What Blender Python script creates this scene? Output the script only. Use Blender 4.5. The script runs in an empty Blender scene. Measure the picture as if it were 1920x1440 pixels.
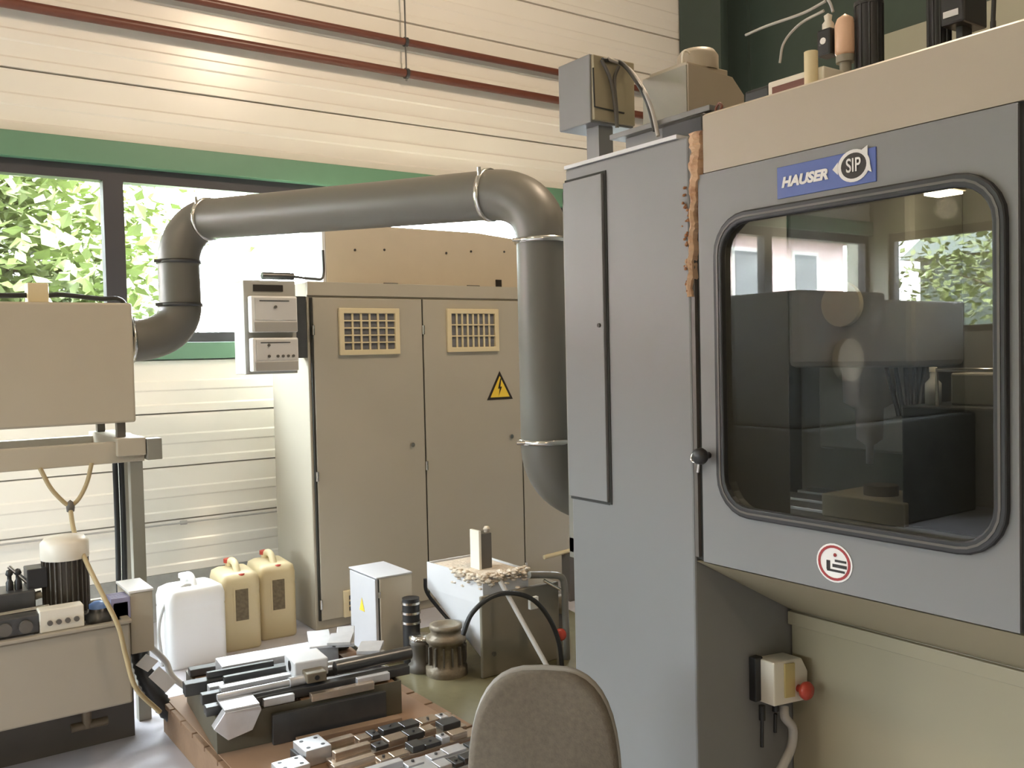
import bpy, math, random
from mathutils import Vector, Matrix
random.seed(7)
scene = bpy.context.scene
COL = scene.collection

# ------------------------------------------------------------------ camera
# X runs along the window wall, Y goes towards it, Z is up; metres.
CAM_H = 1.62
FPX = 1735.0
cam_d = bpy.data.cameras.new('camera')
cam_d.sensor_width = 36.0
cam_d.sensor_fit = 'HORIZONTAL'
cam_d.lens = 36.0 * FPX / 1920.0
cam_d.clip_start = 0.05
cam = bpy.data.objects.new('camera', cam_d)
COL.objects.link(cam)
def _cd(px, py): return Vector((px - 960.0, -(py - 720.0), -FPX))
_y = _cd(-270, 690).normalized()
_x = _cd(3410, 607); _x = (_x - _y * _x.dot(_y)).normalized()
_z = _x.cross(_y)
RW = Matrix((_x, _y, _z))                      # camera space to world space
cam.matrix_world = Matrix.Translation((0, 0, CAM_H)) @ RW.to_4x4()
scene.camera = cam
C0 = Vector((0, 0, CAM_H))
def ray(px, py): return RW @ _cd(px, py)
def gx(px, py, X): r = ray(px, py); return C0 + r * (X / r.x)
def gy(px, py, Y): r = ray(px, py); return C0 + r * (Y / r.y)
def gz(px, py, Z): r = ray(px, py); return C0 + r * ((Z - CAM_H) / r.z)
def at(px, py, depth): r = ray(px, py); return C0 + r * (depth / FPX)

# ------------------------------------------------------------------ world, lamps, exposure
w = bpy.data.worlds.new('overcast_sky'); scene.world = w; w.use_nodes = True
bg = w.node_tree.nodes['Background']
bg.inputs[0].default_value = (0.84, 0.92, 1.0, 1)
bg.inputs[1].default_value = 66.0

def lamp(name, kind, loc, energy, color, size=0.3, rot=(0, 0, 0), size_y=None):
    l = bpy.data.lights.new(name, kind); l.energy = energy; l.color = color
    if kind == 'AREA':
        l.size = size
        if size_y: l.shape = 'RECTANGLE'; l.size_y = size_y
    elif kind == 'POINT': l.shadow_soft_size = size
    o = bpy.data.objects.new(name, l); COL.objects.link(o)
    o.location = loc; o.rotation_euler = rot
    return o
sun = bpy.data.lights.new('sun', 'SUN'); sun.energy = 42.0; sun.angle = 0.01; sun.color = (1.0, 0.95, 0.86)
sun_o = bpy.data.objects.new('sun', sun); COL.objects.link(sun_o)
sun_o.rotation_euler = Vector((-0.35, 0.62, -0.72)).to_track_quat('-Z', 'Y').to_euler()
WARM = (1.0, 0.79, 0.58)
LAMPS = [(3.2, 2.2, 4.85, 250), (-1.6, 2.2, 4.85, 110), (-1.6, -2.4, 4.85, 130), (3.2, -2.4, 4.85, 60)]
for lx, ly, lz, le in LAMPS:
    lamp('high_bay_light', 'POINT', (lx, ly, lz), le, WARM, 0.22)

scene.view_settings.view_transform = 'Standard'
scene.view_settings.look = 'None'
scene.view_settings.exposure = 0.0
scene.view_settings.gamma = 1.0
scene.view_settings.use_curve_mapping = False
scene.cycles.max_bounces = 8
scene.cycles.transparent_max_bounces = 12
scene.cycles.caustics_reflective = False
scene.cycles.caustics_refractive = False
scene.cycles.sample_clamp_indirect = 30.0

# ------------------------------------------------------------------ materials
MATS = {}
def mat(name, col, rough=0.5, metal=0.0, var=0.06, scale=6.0, spec=0.5, bump=0.0, bscale=40.0, stain=None, stain_amt=0.0, stain_scale=3.0, emit=None, emit_s=0.0, trans=0.0, coat=0.0, aniso=None):
    if name in MATS: return MATS[name]
    m = bpy.data.materials.new(name); m.use_nodes = True
    nt = m.node_tree; N = nt.nodes; L = nt.links
    b = N['Principled BSDF']
    b.inputs['Roughness'].default_value = rough
    b.inputs['Metallic'].default_value = metal
    b.inputs['Specular IOR Level'].default_value = spec
    tc = N.new('ShaderNodeTexCoord')
    out = None
    if var > 0:
        nz = N.new('ShaderNodeTexNoise'); nz.inputs['Scale'].default_value = scale; nz.inputs['Detail'].default_value = 5
        L.new(tc.outputs['Object'], nz.inputs['Vector'])
        mx = N.new('ShaderNodeMix'); mx.data_type = 'RGBA'
        mx.inputs['A'].default_value = (*[max(0, c * (1 - var)) for c in col], 1)
        mx.inputs['B'].default_value = (*[min(1, c * (1 + var)) for c in col], 1)
        L.new(nz.outputs['Fac'], mx.inputs['Factor'])
        out = mx.outputs['Result']
        if stain:
            n2 = N.new('ShaderNodeTexNoise'); n2.inputs['Scale'].default_value = stain_scale; n2.inputs['Detail'].default_value = 8; n2.inputs['Roughness'].default_value = 0.65
            L.new(tc.outputs['Object'], n2.inputs['Vector'])
            rp = N.new('ShaderNodeMapRange'); rp.inputs['From Min'].default_value = 0.52; rp.inputs['From Max'].default_value = 0.72
            rp.inputs['To Max'].default_value = stain_amt
            L.new(n2.outputs['Fac'], rp.inputs['Value'])
            m2 = N.new('ShaderNodeMix'); m2.data_type = 'RGBA'
            L.new(rp.outputs['Result'], m2.inputs['Factor'])
            L.new(out, m2.inputs['A']); m2.inputs['B'].default_value = (*stain, 1)
            out = m2.outputs['Result']
        L.new(out, b.inputs['Base Color'])
    else:
        b.inputs['Base Color'].default_value = (*col, 1)
    if bump > 0:
        nb = N.new('ShaderNodeTexNoise'); nb.inputs['Scale'].default_value = bscale; nb.inputs['Detail'].default_value = 4
        L.new(tc.outputs['Object'], nb.inputs['Vector'])
        bp = N.new('ShaderNodeBump'); bp.inputs['Strength'].default_value = bump; bp.inputs['Distance'].default_value = 0.01
        L.new(nb.outputs['Fac'], bp.inputs['Height']); L.new(bp.outputs['Normal'], b.inputs['Normal'])
    if emit: b.inputs['Emission Color'].default_value = (*emit, 1); b.inputs['Emission Strength'].default_value = emit_s
    if trans: b.inputs['Transmission Weight'].default_value = trans
    if coat: b.inputs['Coat Weight'].default_value = coat; b.inputs['Coat Roughness'].default_value = 0.1
    MATS[name] = m
    return m

def glass_mat(name, tint, refl_boost=1.0):
    m = bpy.data.materials.new(name); m.use_nodes = True
    nt = m.node_tree; N = nt.nodes; L = nt.links
    for n in list(N):
        if n.type != 'OUTPUT_MATERIAL': N.remove(n)
    o = [n for n in N if n.type == 'OUTPUT_MATERIAL'][0]
    t = N.new('ShaderNodeBsdfTransparent'); t.inputs[0].default_value = (*tint, 1)
    g = N.new('ShaderNodeBsdfGlossy'); g.inputs['Roughness'].default_value = 0.0; g.inputs[0].default_value = (1, 1, 1, 1)
    f = N.new('ShaderNodeFresnel'); f.inputs[0].default_value = 1.5
    mu = N.new('ShaderNodeMath'); mu.operation = 'MULTIPLY'; mu.inputs[1].default_value = refl_boost; mu.use_clamp = True
    ge = N.new('ShaderNodeNewGeometry'); ma = N.new('ShaderNodeMath'); ma.operation = 'MULTIPLY_ADD'
    ma.inputs[1].default_value = 1 / 1.5 - 1.5; ma.inputs[2].default_value = 1.5      # same reflectance on both faces of the sheet
    L.new(ge.outputs['Backfacing'], ma.inputs[0]); L.new(ma.outputs[0], f.inputs[0])
    L.new(f.outputs[0], mu.inputs[0])
    mx = N.new('ShaderNodeMixShader'); L.new(mu.outputs[0], mx.inputs[0]); L.new(t.outputs[0], mx.inputs[1]); L.new(g.outputs[0], mx.inputs[2])
    L.new(mx.outputs[0], o.inputs[0])
    return m

M_cab = mat('pebble_grey_paint', (0.44, 0.405, 0.325), 0.38, var=0.05, scale=2.5)
M_cabdark = mat('shadow_gap_rubber', (0.03, 0.03, 0.025), 0.7)
M_mach = mat('machine_blue_grey_paint', (0.205, 0.205, 0.204), 0.42, var=0.04, scale=3, stain=(0.19, 0.175, 0.15), stain_amt=0.25, stain_scale=2)
M_fascia = mat('machine_beige_paint', (0.40, 0.345, 0.265), 0.45, var=0.04, scale=3)
M_lower = mat('machine_lower_paint', (0.35, 0.305, 0.205), 0.42, var=0.05, scale=3)
M_black = mat('black_rubber', (0.018, 0.018, 0.018), 0.45, var=0.2)
M_blackpl = mat('black_plastic', (0.025, 0.025, 0.027), 0.35, var=0.1)
M_duct = mat('grey_duct_plastic', (0.165, 0.155, 0.13), 0.42, var=0.06, scale=4)
M_chrome = mat('bright_clamp_steel', (0.72, 0.70, 0.66), 0.22, 1.0)
M_steel = mat('worn_steel', (0.66, 0.66, 0.68), 0.36, 0.55, var=0.15, scale=20, bump=0.05)
M_darksteel = mat('dark_oily_steel', (0.10, 0.10, 0.10), 0.32, 0.6, var=0.3, scale=14)
M_warmsteel = mat('steel_painted_warm_reflection', (0.64, 0.53, 0.43), 0.25, 0.85, var=0.2, scale=16)  # warm reflection on the bars, put into the steel colour
M_white = mat('white_paint', (0.82, 0.81, 0.78), 0.4)
M_panel = mat('white_cladding_paint', (0.87, 0.83, 0.755), 0.25, var=0.03, scale=2)
M_green = mat('green_window_trim', (0.13, 0.26, 0.17), 0.4)
M_frame = mat('dark_anodised_frame', (0.045, 0.042, 0.05), 0.4)
M_floor = mat('sealed_concrete_floor', (0.55, 0.54, 0.59), 0.30, var=0.12, scale=2, stain=(0.25, 0.24, 0.25), stain_amt=0.5, stain_scale=1.6, bump=0.04)
M_conc = mat('grey_concrete_plinth', (0.34, 0.34, 0.32), 0.8, var=0.25, scale=14, bump=0.3)
M_ceil = mat('ceiling_sheet', (0.30, 0.29, 0.26), 0.7)
M_darkgreen = mat('dark_green_steel', (0.045, 0.065, 0.055), 0.5, var=0.1)
M_greybeam = mat('grey_beam_paint', (0.30, 0.285, 0.235), 0.6)
M_pipe = mat('red_brown_pipe_paint', (0.16, 0.055, 0.035), 0.35, var=0.15)
M_can = mat('natural_polyethylene', (0.62, 0.52, 0.31), 0.45, var=0.05)
M_canw = mat('white_polyethylene', (0.84, 0.84, 0.82), 0.4, var=0.02)
M_red = mat('red_plastic', (0.42, 0.05, 0.03), 0.35)
M_label = mat('printed_label', (0.16, 0.125, 0.07), 0.6, var=0.6, scale=60)
M_cream = mat('cream_plastic', (0.70, 0.60, 0.38), 0.45)
M_filter = mat('grey_filter_mat', (0.16, 0.165, 0.18), 0.9, var=0.3, scale=40)
M_yellow = mat('warning_yellow', (0.85, 0.60, 0.06), 0.45, var=0.05)
M_printblack = mat('printed_black', (0.02, 0.015, 0.012), 0.5, var=0)
M_blueplate = mat('blue_name_plate', (0.075, 0.12, 0.36), 0.4, var=0.05)
M_silver = mat('silver_print', (0.72, 0.71, 0.68), 0.45, var=0.03)
M_printred = mat('printed_red', (0.33, 0.03, 0.03), 0.45, var=0)
M_rust = mat('rust_and_old_sealant', (0.33, 0.15, 0.07), 0.85, var=0.5, scale=30, bump=0.6, stain=(0.62, 0.48, 0.34), stain_amt=0.9, stain_scale=14)
M_tape = mat('old_brown_tape', (0.55, 0.36, 0.22), 0.7, var=0.25, scale=20, stain=(0.3, 0.12, 0.05), stain_amt=0.9, stain_scale=18)
M_hyd = mat('hydraulic_tank_paint', (0.35, 0.31, 0.245), 0.4, var=0.05)
M_casing = mat('grimy_separator_paint', (0.20, 0.175, 0.13), 0.5, var=0.15)
M_tray = mat('oily_tray_sheet', (0.13, 0.118, 0.085), 0.45, 0.2, var=0.3, scale=8)
M_lathe = mat('dark_lathe_enamel', (0.06, 0.062, 0.06), 0.6)
M_daylit = mat('painted_daylight_grey', (0.50, 0.50, 0.51), 0.45)  # bluish daylight on the small cabinet's side and lid, put into the colour
M_tank = mat('tank_beige_paint', (0.47, 0.42, 0.325), 0.4, var=0.05)
M_ivory = mat('ivory_paint', (0.74, 0.70, 0.60), 0.4)
M_fabric = mat('grey_brown_upholstery', (0.155, 0.13, 0.10), 0.95, var=0.3, scale=90, bump=0.25, bscale=260)
M_shell = mat('grey_chair_shell', (0.33, 0.31, 0.28), 0.45)
M_wood = mat('pallet_wood', (0.26, 0.165, 0.10), 0.8, var=0.3, scale=9, bump=0.2)
M_card = mat('brown_hardboard', (0.30, 0.19, 0.12), 0.7, var=0.2, scale=5)
M_olive = mat('oily_olive_sheet', (0.20, 0.18, 0.105), 0.25, 0.2, var=0.2, scale=6, stain=(0.10, 0.09, 0.05), stain_amt=0.7)
M_crust = mat('dried_grinding_sludge', (0.66, 0.57, 0.46), 0.95, var=0.25, scale=30, bump=0.9, bscale=60)
M_hopper = mat('pale_hopper_paint', (0.66, 0.66, 0.67), 0.45, var=0.05)
M_motor = mat('dark_motor_enamel', (0.11, 0.10, 0.085), 0.4, var=0.15)
M_pumpgrey = mat('grimy_pump_casting', (0.20, 0.165, 0.115), 0.45, 0.3, var=0.35, scale=18, bump=0.3)
M_cable = mat('tan_rope_cable', (0.42, 0.33, 0.18), 0.7, var=0.15)
M_greycable = mat('grey_cable', (0.45, 0.43, 0.40), 0.5)
M_blue = mat('blue_plastic', (0.12, 0.22, 0.48), 0.4)
M_purple = mat('violet_grey_casting', (0.28, 0.27, 0.40), 0.45, var=0.3)
M_copper = mat('salmon_filter_bowl', (0.72, 0.47, 0.32), 0.4)
M_leaf = mat('leaf_green', (0.17, 0.205, 0.07), 0.5, var=0.6, scale=2.3)
M_bark = mat('bark', (0.14, 0.10, 0.07), 0.9, var=0.3)
M_lawn = mat('lawn', (0.05, 0.08, 0.025), 0.95, var=0.3)
M_pink = mat('pink_render', (0.66, 0.48, 0.48), 0.8)
M_roof = mat('house_roof', (0.30, 0.12, 0.09), 0.8)
M_room = mat('hall_wall_paint', (0.50, 0.47, 0.40), 0.7)
M_inner = mat('machine_interior_grey', (0.26, 0.25, 0.215), 0.5, var=0.2, scale=5)
M_inner2 = mat('machine_interior_beige', (0.55, 0.49, 0.37), 0.5, var=0.1)
M_glass = glass_mat('window_glass', (0.97, 0.98, 0.97))
M_doorglass = glass_mat('machine_door_glass', (0.74, 0.74, 0.70), 1.2)
M_lampglow = mat('work_lamp_glow', (1, 0.95, 0.85), 0.4, var=0, emit=(1.0, 0.93, 0.8), emit_s=8.0)
M_bayglow = mat('high_bay_glow', (1, 0.9, 0.7), 0.4, var=0, emit=(1.0, 0.80, 0.56), emit_s=20.0)

# ------------------------------------------------------------------ mesh builder
class MB:
    def __init__(s): s.v = []; s.f = []; s.sm = []
    def add(s, vs, fs, smooth=False):
        o = len(s.v); s.v += [Vector(v) for v in vs]
        for f in fs: s.f.append(tuple(i + o for i in f)); s.sm.append(smooth)
        return s
    def box(s, a, b):
        x0, y0, z0 = [min(a[i], b[i]) for i in range(3)]; x1, y1, z1 = [max(a[i], b[i]) for i in range(3)]
        return s.add([(x0, y0, z0), (x1, y0, z0), (x1, y1, z0), (x0, y1, z0), (x0, y0, z1), (x1, y0, z1), (x1, y1, z1), (x0, y1, z1)],
                     [(0, 3, 2, 1), (4, 5, 6, 7), (0, 1, 5, 4), (1, 2, 6, 5), (2, 3, 7, 6), (3, 0, 4, 7)])
    def obox(s, c, u, v, w):           # centre and three half-axis vectors
        c, u, v, w = map(Vector, (c, u, v, w))
        if u.cross(v).dot(w) < 0: w = -w
        p = [c + a * u + b * v + d * w for d in (-1, 1) for a, b in ((-1, -1), (1, -1), (1, 1), (-1, 1))]
        return s.add(p, [(0, 3, 2, 1), (4, 5, 6, 7), (0, 1, 5, 4), (1, 2, 6, 5), (2, 3, 7, 6), (3, 0, 4, 7)])
    def prism(s, poly, ext):
        poly = [Vector(p) for p in poly]; ext = Vector(ext); n = len(poly)
        nrm = Vector((0, 0, 0))
        for i in range(n): nrm += poly[i].cross(poly[(i + 1) % n])
        if nrm.dot(ext) > 0: poly = poly[::-1]
        s.add(poly + [p + ext for p in poly], [tuple(range(n)), tuple(range(2 * n - 1, n - 1, -1))] + [(i, n + i, n + (i + 1) % n, (i + 1) % n) for i in range(n)])
        return s
    def ring(s, outer, inner, ext):    # closed band between two outlines of equal count, with thickness
        o = [Vector(p) for p in outer]; i_ = [Vector(p) for p in inner]; e = Vector(ext); n = len(o)
        vs = o + i_ + [p + e for p in o] + [p + e for p in i_]; fs = []
        for k in range(n):
            j = (k + 1) % n
            fs += [(k, j, n + j, n + k), (2 * n + k, 3 * n + k, 3 * n + j, 2 * n + j), (k, 2 * n + k, 2 * n + j, j), (n + k, n + j, 3 * n + j, 3 * n + k)]
        return s.add(vs, fs)
    def cyl(s, p0, p1, r, r1=None, n=20, caps=True):
        p0, p1 = Vector(p0), Vector(p1); d = (p1 - p0).normalized(); r1 = r if r1 is None else r1
        a = d.orthogonal().normalized(); b = d.cross(a)
        vs = [p0 + (a * math.cos(t) + b * math.sin(t)) * r for t in [2 * math.pi * k / n for k in range(n)]] + \
             [p1 + (a * math.cos(t) + b * math.sin(t)) * r1 for t in [2 * math.pi * k / n for k in range(n)]]
        s.add(vs, [(k, (k + 1) % n, n + (k + 1) % n, n + k) for k in range(n)], True)
        if caps: s.add(vs[:n], [tuple(range(n - 1, -1, -1))]); s.add(vs[n:], [tuple(range(n))])
        return s
    def tube(s, pts, r, n=8, caps=True):
        pts = [Vector(p) for p in pts]; m = len(pts); vs = []
        t = (pts[1] - pts[0]).normalized(); a = t.orthogonal().normalized()
        for i, p in enumerate(pts):
            t = (pts[min(i + 1, m - 1)] - pts[max(i - 1, 0)]).normalized()
            a = (a - t * a.dot(t)).normalized(); b = t.cross(a); rr = r[i] if isinstance(r, (list, tuple)) else r
            vs += [p + (a * math.cos(q) + b * math.sin(q)) * rr for q in [2 * math.pi * k / n for k in range(n)]]
        fs = [(i * n + k, i * n + (k + 1) % n, (i + 1) * n + (k + 1) % n, (i + 1) * n + k) for i in range(m - 1) for k in range(n)]
        s.add(vs, fs, True)
        if caps: s.add(vs[:n], [tuple(range(n - 1, -1, -1))]); s.add(vs[-n:], [tuple(range(n))])
        return s
    def lathe(s, c, prof, n=24, axis=(0, 0, 1)):    # prof: (radius, height) pairs
        c = Vector(c); d = Vector(axis).normalized(); a = d.orthogonal().normalized(); b = d.cross(a); m = len(prof); vs = []
        for r, h in prof: vs += [c + d * h + (a * math.cos(q) + b * math.sin(q)) * max(r, 1e-4) for q in [2 * math.pi * k / n for k in range(n)]]
        return s.add(vs, [(i * n + k, i * n + (k + 1) % n, (i + 1) * n + (k + 1) % n, (i + 1) * n + k) for i in range(m - 1) for k in range(n)], True)
    def build(s, name, m, parent=None, bevel=0.0, seg=2):
        if parent is not None: org = WORG[parent.name]
        else:
            xs = [v.x for v in s.v]; ys = [v.y for v in s.v]; zs = [v.z for v in s.v]
            org = Vector(((min(xs) + max(xs)) / 2, (min(ys) + max(ys)) / 2, min(zs)))
        me = bpy.data.meshes.new(name); me.from_pydata([v - org for v in s.v], [], s.f)
        for p, k in zip(me.polygons, s.sm): p.use_smooth = k
        me.materials.append(m); me.update()
        o = bpy.data.objects.new(name, me); COL.objects.link(o)
        if parent is not None: o.parent = parent; WORG[o.name] = org
        else: o.location = org; WORG[o.name] = org
        if bevel > 0:
            b = o.modifiers.new('edge', 'BEVEL'); b.width = bevel; b.segments = seg; b.limit_method = 'ANGLE'; b.angle_limit = 0.6
        return o
WORG = {}
def empty(name, loc):
    o = bpy.data.objects.new(name, None); COL.objects.link(o); o.location = loc; o.empty_display_size = 0.1; WORG[o.name] = Vector(loc); return o
def tag(o, label, cat, group=None, kind=None):
    o['label'] = label; o['category'] = cat
    if group: o['group'] = group
    if kind: o['kind'] = kind
    return o
def struct(o, label=None):
    o['kind'] = 'structure'
    if label: o['label'] = label
    return o
def thing(name, loc, label, cat, group=None): return tag(empty(name, loc), label, cat, group)
def box(name, a, b, m, parent=None, bevel=0.0): return MB().box(a, b).build(name, m, parent, bevel)
def spline(ctrl, n=8):                 # Catmull-Rom through the control points
    P = [Vector(p) for p in ctrl]; P = [P[0] * 2 - P[1]] + P + [P[-1] * 2 - P[-2]]; out = []
    for i in range(1, len(P) - 2):
        for k in range(n):
            t = k / n; a, b, c, d = P[i - 1:i + 3]
            out.append(0.5 * ((2 * b) + (c - a) * t + (2 * a - 5 * b + 4 * c - d) * t * t + (3 * b - a - 3 * c + d) * t ** 3))
    out.append(P[-2]); return out
def rrect(a0, a1, b0, b1, r, n=6):     # rounded rectangle in a plane, (a, b) pairs
    out = []
    for ca, cb, t0 in ((a1 - r, b1 - r, 0), (a0 + r, b1 - r, 90), (a0 + r, b0 + r, 180), (a1 - r, b0 + r, 270)):
        for k in range(n + 1):
            t = math.radians(t0 + 90 * k / n); out.append((ca + r * math.cos(t), cb + r * math.sin(t)))
    return out

# ------------------------------------------------------------------ the hall
YW = 5.95; XL, XR, YB, ZC = -5.6, 6.5, -5.0, 5.5
struct(box('floor', (XL, YB, -0.1), (XR, YW + 0.3, 0), M_floor), 'grey sealed concrete floor with oil stains')
SILL, HEAD = 1.785, 2.735
wb = struct(MB().box((XL, YW, 0.0), (XR, YW + 0.25, 0.29)).build('wall_back', M_conc), 'white clad wall with a long window band above a concrete plinth')
MB().box((XL, YW + 0.05, 0.29), (XR, YW + 0.25, 1.64)).box((XL, YW + 0.05, 2.94), (XR, YW + 0.25, ZC)).build('wall_core', M_conc, wb)
def cladding(z0, z1, n):
    h = (z1 - z0) / n
    prof = [(0, 0.011), (0.0, 0.018), (0.14, 0.018), (0.17, 0.012), (0.40, 0.012), (0.43, 0.018), (0.58, 0.018), (0.61, 0.012), (0.93, 0.012), (0.97, 0.010)]
    for k in range(n):
        a = z0 + k * h
        pts = [(YW + 0.05, a)] + [(YW - d + 0.025, a + t * h + 0.0015) for t, d in prof] + [(YW + 0.05, a + h - 0.002)]
        MB().prism([(XL, y, z) for y, z in pts], (XR - XL, 0, 0)).build('panel', M_panel, wb)
cladding(0.29, 1.63, 4)
cladding(2.945, ZC, 7)
tr = struct(MB().box((XL, YW - 0.03, 1.63), (XR, YW + 0.2, 1.735)).build('trim_1', M_green, None, 0.004), 'green sill band under the window row')
tr2 = struct(MB().box((XL, YW - 0.035, 2.80), (XR, YW + 0.2, 2.945)).build('trim_2', M_green, None, 0.004), 'green head band over the window row')
MULL = [1.31 + 1.75 * k for k in range(-3, 3)]
edges = [XL] + MULL + [XR]
for i in range(len(edges) - 1):
    a, b = edges[i], edges[i + 1]
    if b - a < 0.3: continue
    f = MB()
    f.box((a, YW + 0.03, 1.735), (b, YW + 0.12, 1.80)).box((a, YW + 0.03, 2.715), (b, YW + 0.12, 2.81))
    f.box((a, YW + 0.03, 1.80), (a + 0.058, YW + 0.12, 2.715)).box((b - 0.058, YW + 0.03, 1.80), (b, YW + 0.12, 2.715))
    wo = struct(f.build('window_%d' % (i + 1), M_frame), 'dark framed fixed window in the long window row')
    box('pane', (a + 0.05, YW + 0.07, 1.79), (b - 0.05, YW + 0.076, 2.725), M_glass, wo)
p = lamp('window_daylight_portal', 'AREA', ((XL + XR) / 2, YW + 0.2, (SILL + HEAD) / 2), 1.0, (1, 1, 1), XR - XL, (-math.pi / 2, 0, 0), HEAD - SILL + 0.05)
p.data.cycles.is_portal = True
# right wall, dark, with a pale beam; corner column
wr = struct(box('wall_right', (XR, YB, 0), (XR + 0.2, YW + 0.3, ZC), M_darkgreen), 'dark green end wall of the hall')
for z0, z1, m, x in ((2.7, 3.3, M_greybeam, 0.12), (3.38, 3.62, M_darkgreen, 0.14), (3.64, 3.95, M_greybeam, 0.10)):
    box('rail_beam', (XR - x, YB, z0), (XR, 4.15, z1), m, wr)
sc = MB(); sc.box((6.12, 5.45, 0), (6.16, 5.93, ZC)).box((6.46, 5.45, 0), (6.5, 5.93, ZC)).box((6.16, 5.67, 0), (6.46, 5.71, ZC))
tag(sc.build('steel_column', M_darkgreen), 'dark green steel roof column in the far corner of the hall', 'column', kind='structure')
wl_ = struct(MB().box((XL - 0.2, YB, 0), (XL, YW + 0.3, 1.735)).box((XL - 0.2, YB, 2.80), (XL, YW + 0.3, ZC)).box((XL - 0.2, YB, 1.735), (XL, 1.0, 2.80)).box((XL - 0.2, 5.75, 1.735), (XL, YW + 0.3, 2.80)).build('wall_left', M_room))
LY = [1.0 + 4.75 * k / 3 for k in range(4)]
for i in range(3):
    a, b = LY[i], LY[i + 1]; f = MB()
    f.box((XL - .12, a, 1.735), (XL - .03, b, 1.80)).box((XL - .12, a, 2.715), (XL - .03, b, 2.80)).box((XL - .12, a, 1.80), (XL - .03, a + .058, 2.715)).box((XL - .12, b - .058, 1.80), (XL - .03, b, 2.715))
    wo = struct(f.build('window_%d' % (i + 20), M_frame), 'dark framed fixed window in the left wall')
    box('pane', (XL - .076, a + .05, 1.79), (XL - .07, b - .05, 2.725), M_glass, wo)
p = lamp('left_window_portal', 'AREA', (XL - .19, (LY[0] + LY[3]) / 2, (SILL + HEAD) / 2), 1.0, (1, 1, 1), HEAD - SILL + .05, (0, -math.pi / 2, 0), LY[3] - LY[0])
p.data.cycles.is_portal = True
struct(box('wall_front', (XL, YB - 0.2, 0), (XR, YB, ZC), M_room))
struct(box('ceiling', (XL, YB, ZC), (XR, YW + 0.3, ZC + 0.2), M_ceil))

# pipes on the wall
def wall_pipe(z, label, r):
    t = thing('wall_pipe', ((XL + XR) / 2, 5.885, z - r), label, 'pipe', 'red-brown pipes along the wall')
    MB().cyl((XL, 5.885, z), (XR - 0.4, 5.885, z), r, n=14).build('pipe_run', M_pipe, t)
    for x in (-4.0, -0.5, 3.30):
        MB().cyl((x - 0.012, 5.885, z), (x + 0.012, 5.885, z), r + 0.008, n=14).build('pipe_clamp', M_darksteel, t)
wall_pipe(3.642, 'lower of two red-brown pipes running along the upper wall', 0.030)
wall_pipe(3.866, 'upper of two red-brown pipes running along the upper wall', 0.026)
hg = MB().cyl((3.30, 5.885, 3.59), (3.30, 5.885, ZC), 0.006, n=8)
tag(hg.build('pipe_hanger_rod', M_darksteel), 'thin vertical hanger rod holding both red-brown pipes', 'rod')
# thin conduit on the lower wall
tag(MB().cyl((0.0, 5.915, 0.605), (2.5, 5.915, 0.605), 0.006, n=8).cyl((1.62, 5.915, 0.605), (1.66, 5.915, 0.605), 0.013, n=8).build('wall_conduit', M_greycable), 'thin grey conduit clipped along the white lower wall', 'conduit')

# ------------------------------------------------------------------ outside
struct(box('yard_ground', (-30, -10, -.31), (XL - .2, YW + .2, -.2), M_conc))
struct(box('ground_outside', (-40, -20, -0.5), (30, 45, -0.3), M_lawn))
def tree(loc, rad, hgt, n, label, seed, leaf=0.15):
    rnd = random.Random(seed); x, y = loc
    t = thing('garden_tree', (x, y, -0.3), label, 'tree', 'trees outside the windows')
    MB().tube([(x, y, -0.3), (x + 0.05, y, 0.8), (x - 0.05, y + 0.05, hgt * 0.6), (x, y, hgt)], [0.14, 0.11, 0.08, 0.03], 8).build('trunk', M_bark, t)
    for k in range(9):
        q = rnd.uniform(0, 6.28); z = rnd.uniform(0.7, hgt * 0.8)
        MB().tube([(x, y, z), (x + math.cos(q) * rad * 0.4, y + math.sin(q) * rad * 0.4, z + 0.3), (x + math.cos(q) * rad * 0.8, y + math.sin(q) * rad * 0.8, z + 0.5)], [0.04, 0.025, 0.01], 5).build('branch', M_bark, t)
    fo = MB(); cz = hgt * 0.62
    clumps = []
    for k in range(60):
        u = Vector((rnd.gauss(0, 1), rnd.gauss(0, 1), rnd.gauss(0, 1))).normalized() * rnd.uniform(0.35, 0.95) ** 0.6
        clumps.append(Vector((x + u.x * rad, y + u.y * rad, cz + u.z * hgt * 0.48)))
    for k in range(n):
        c = rnd.choice(clumps) + Vector((rnd.gauss(0, 1), rnd.gauss(0, 1), rnd.gauss(0, 0.8))) * rad * 0.17
        d = Vector((rnd.gauss(0, 1), rnd.gauss(0, 1), rnd.gauss(-0.4, 0.6))).normalized(); s = d.cross(Vector((rnd.gauss(0, .4), rnd.gauss(0, .4), 1))).normalized()
        nn = d.cross(s); L = leaf * rnd.uniform(0.7, 1.3); W = L * 0.36
        fo.add([c, c + d * L * 0.45 + s * W + nn * L * 0.08, c + d * L, c + d * L * 0.45 - s * W + nn * L * 0.08, c + d * L * 0.45], [(0, 1, 4), (1, 2, 4), (2, 3, 4), (3, 0, 4)])
    o = fo.build('foliage', M_leaf, t); o['kind'] = 'stuff'
tree((0.45, 9.6), 1.95, 4.2, 16000, 'leafy green tree standing just outside the window', 3)
tree((-4.4, 13.5), 1.6, 3.8, 3000, 'tree in the garden beside the nearest tree', 4)
tree((-11.8, 7.2), 2.1, 4.8, 4000, 'tree outside the glazed gate mirrored in the machine door', 5)
sd = thing('added_sky_screen', (-16.2, 4, -.3), 'long low dark green block added across the yard to screen the sky', 'building')  # added to block low sky light through the left windows
box('sky_screen_wall', (-17.5, -22, -.3), (-15, 11, 3.4), M_darkgreen, sd)
MB().prism([(-17.8, -22.3, 3.4), (-14.7, -22.3, 3.4), (-16.2, -22.3, 4.3)], (0, 33.6, 0)).build('sky_screen_top', M_darkgreen, sd)
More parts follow.
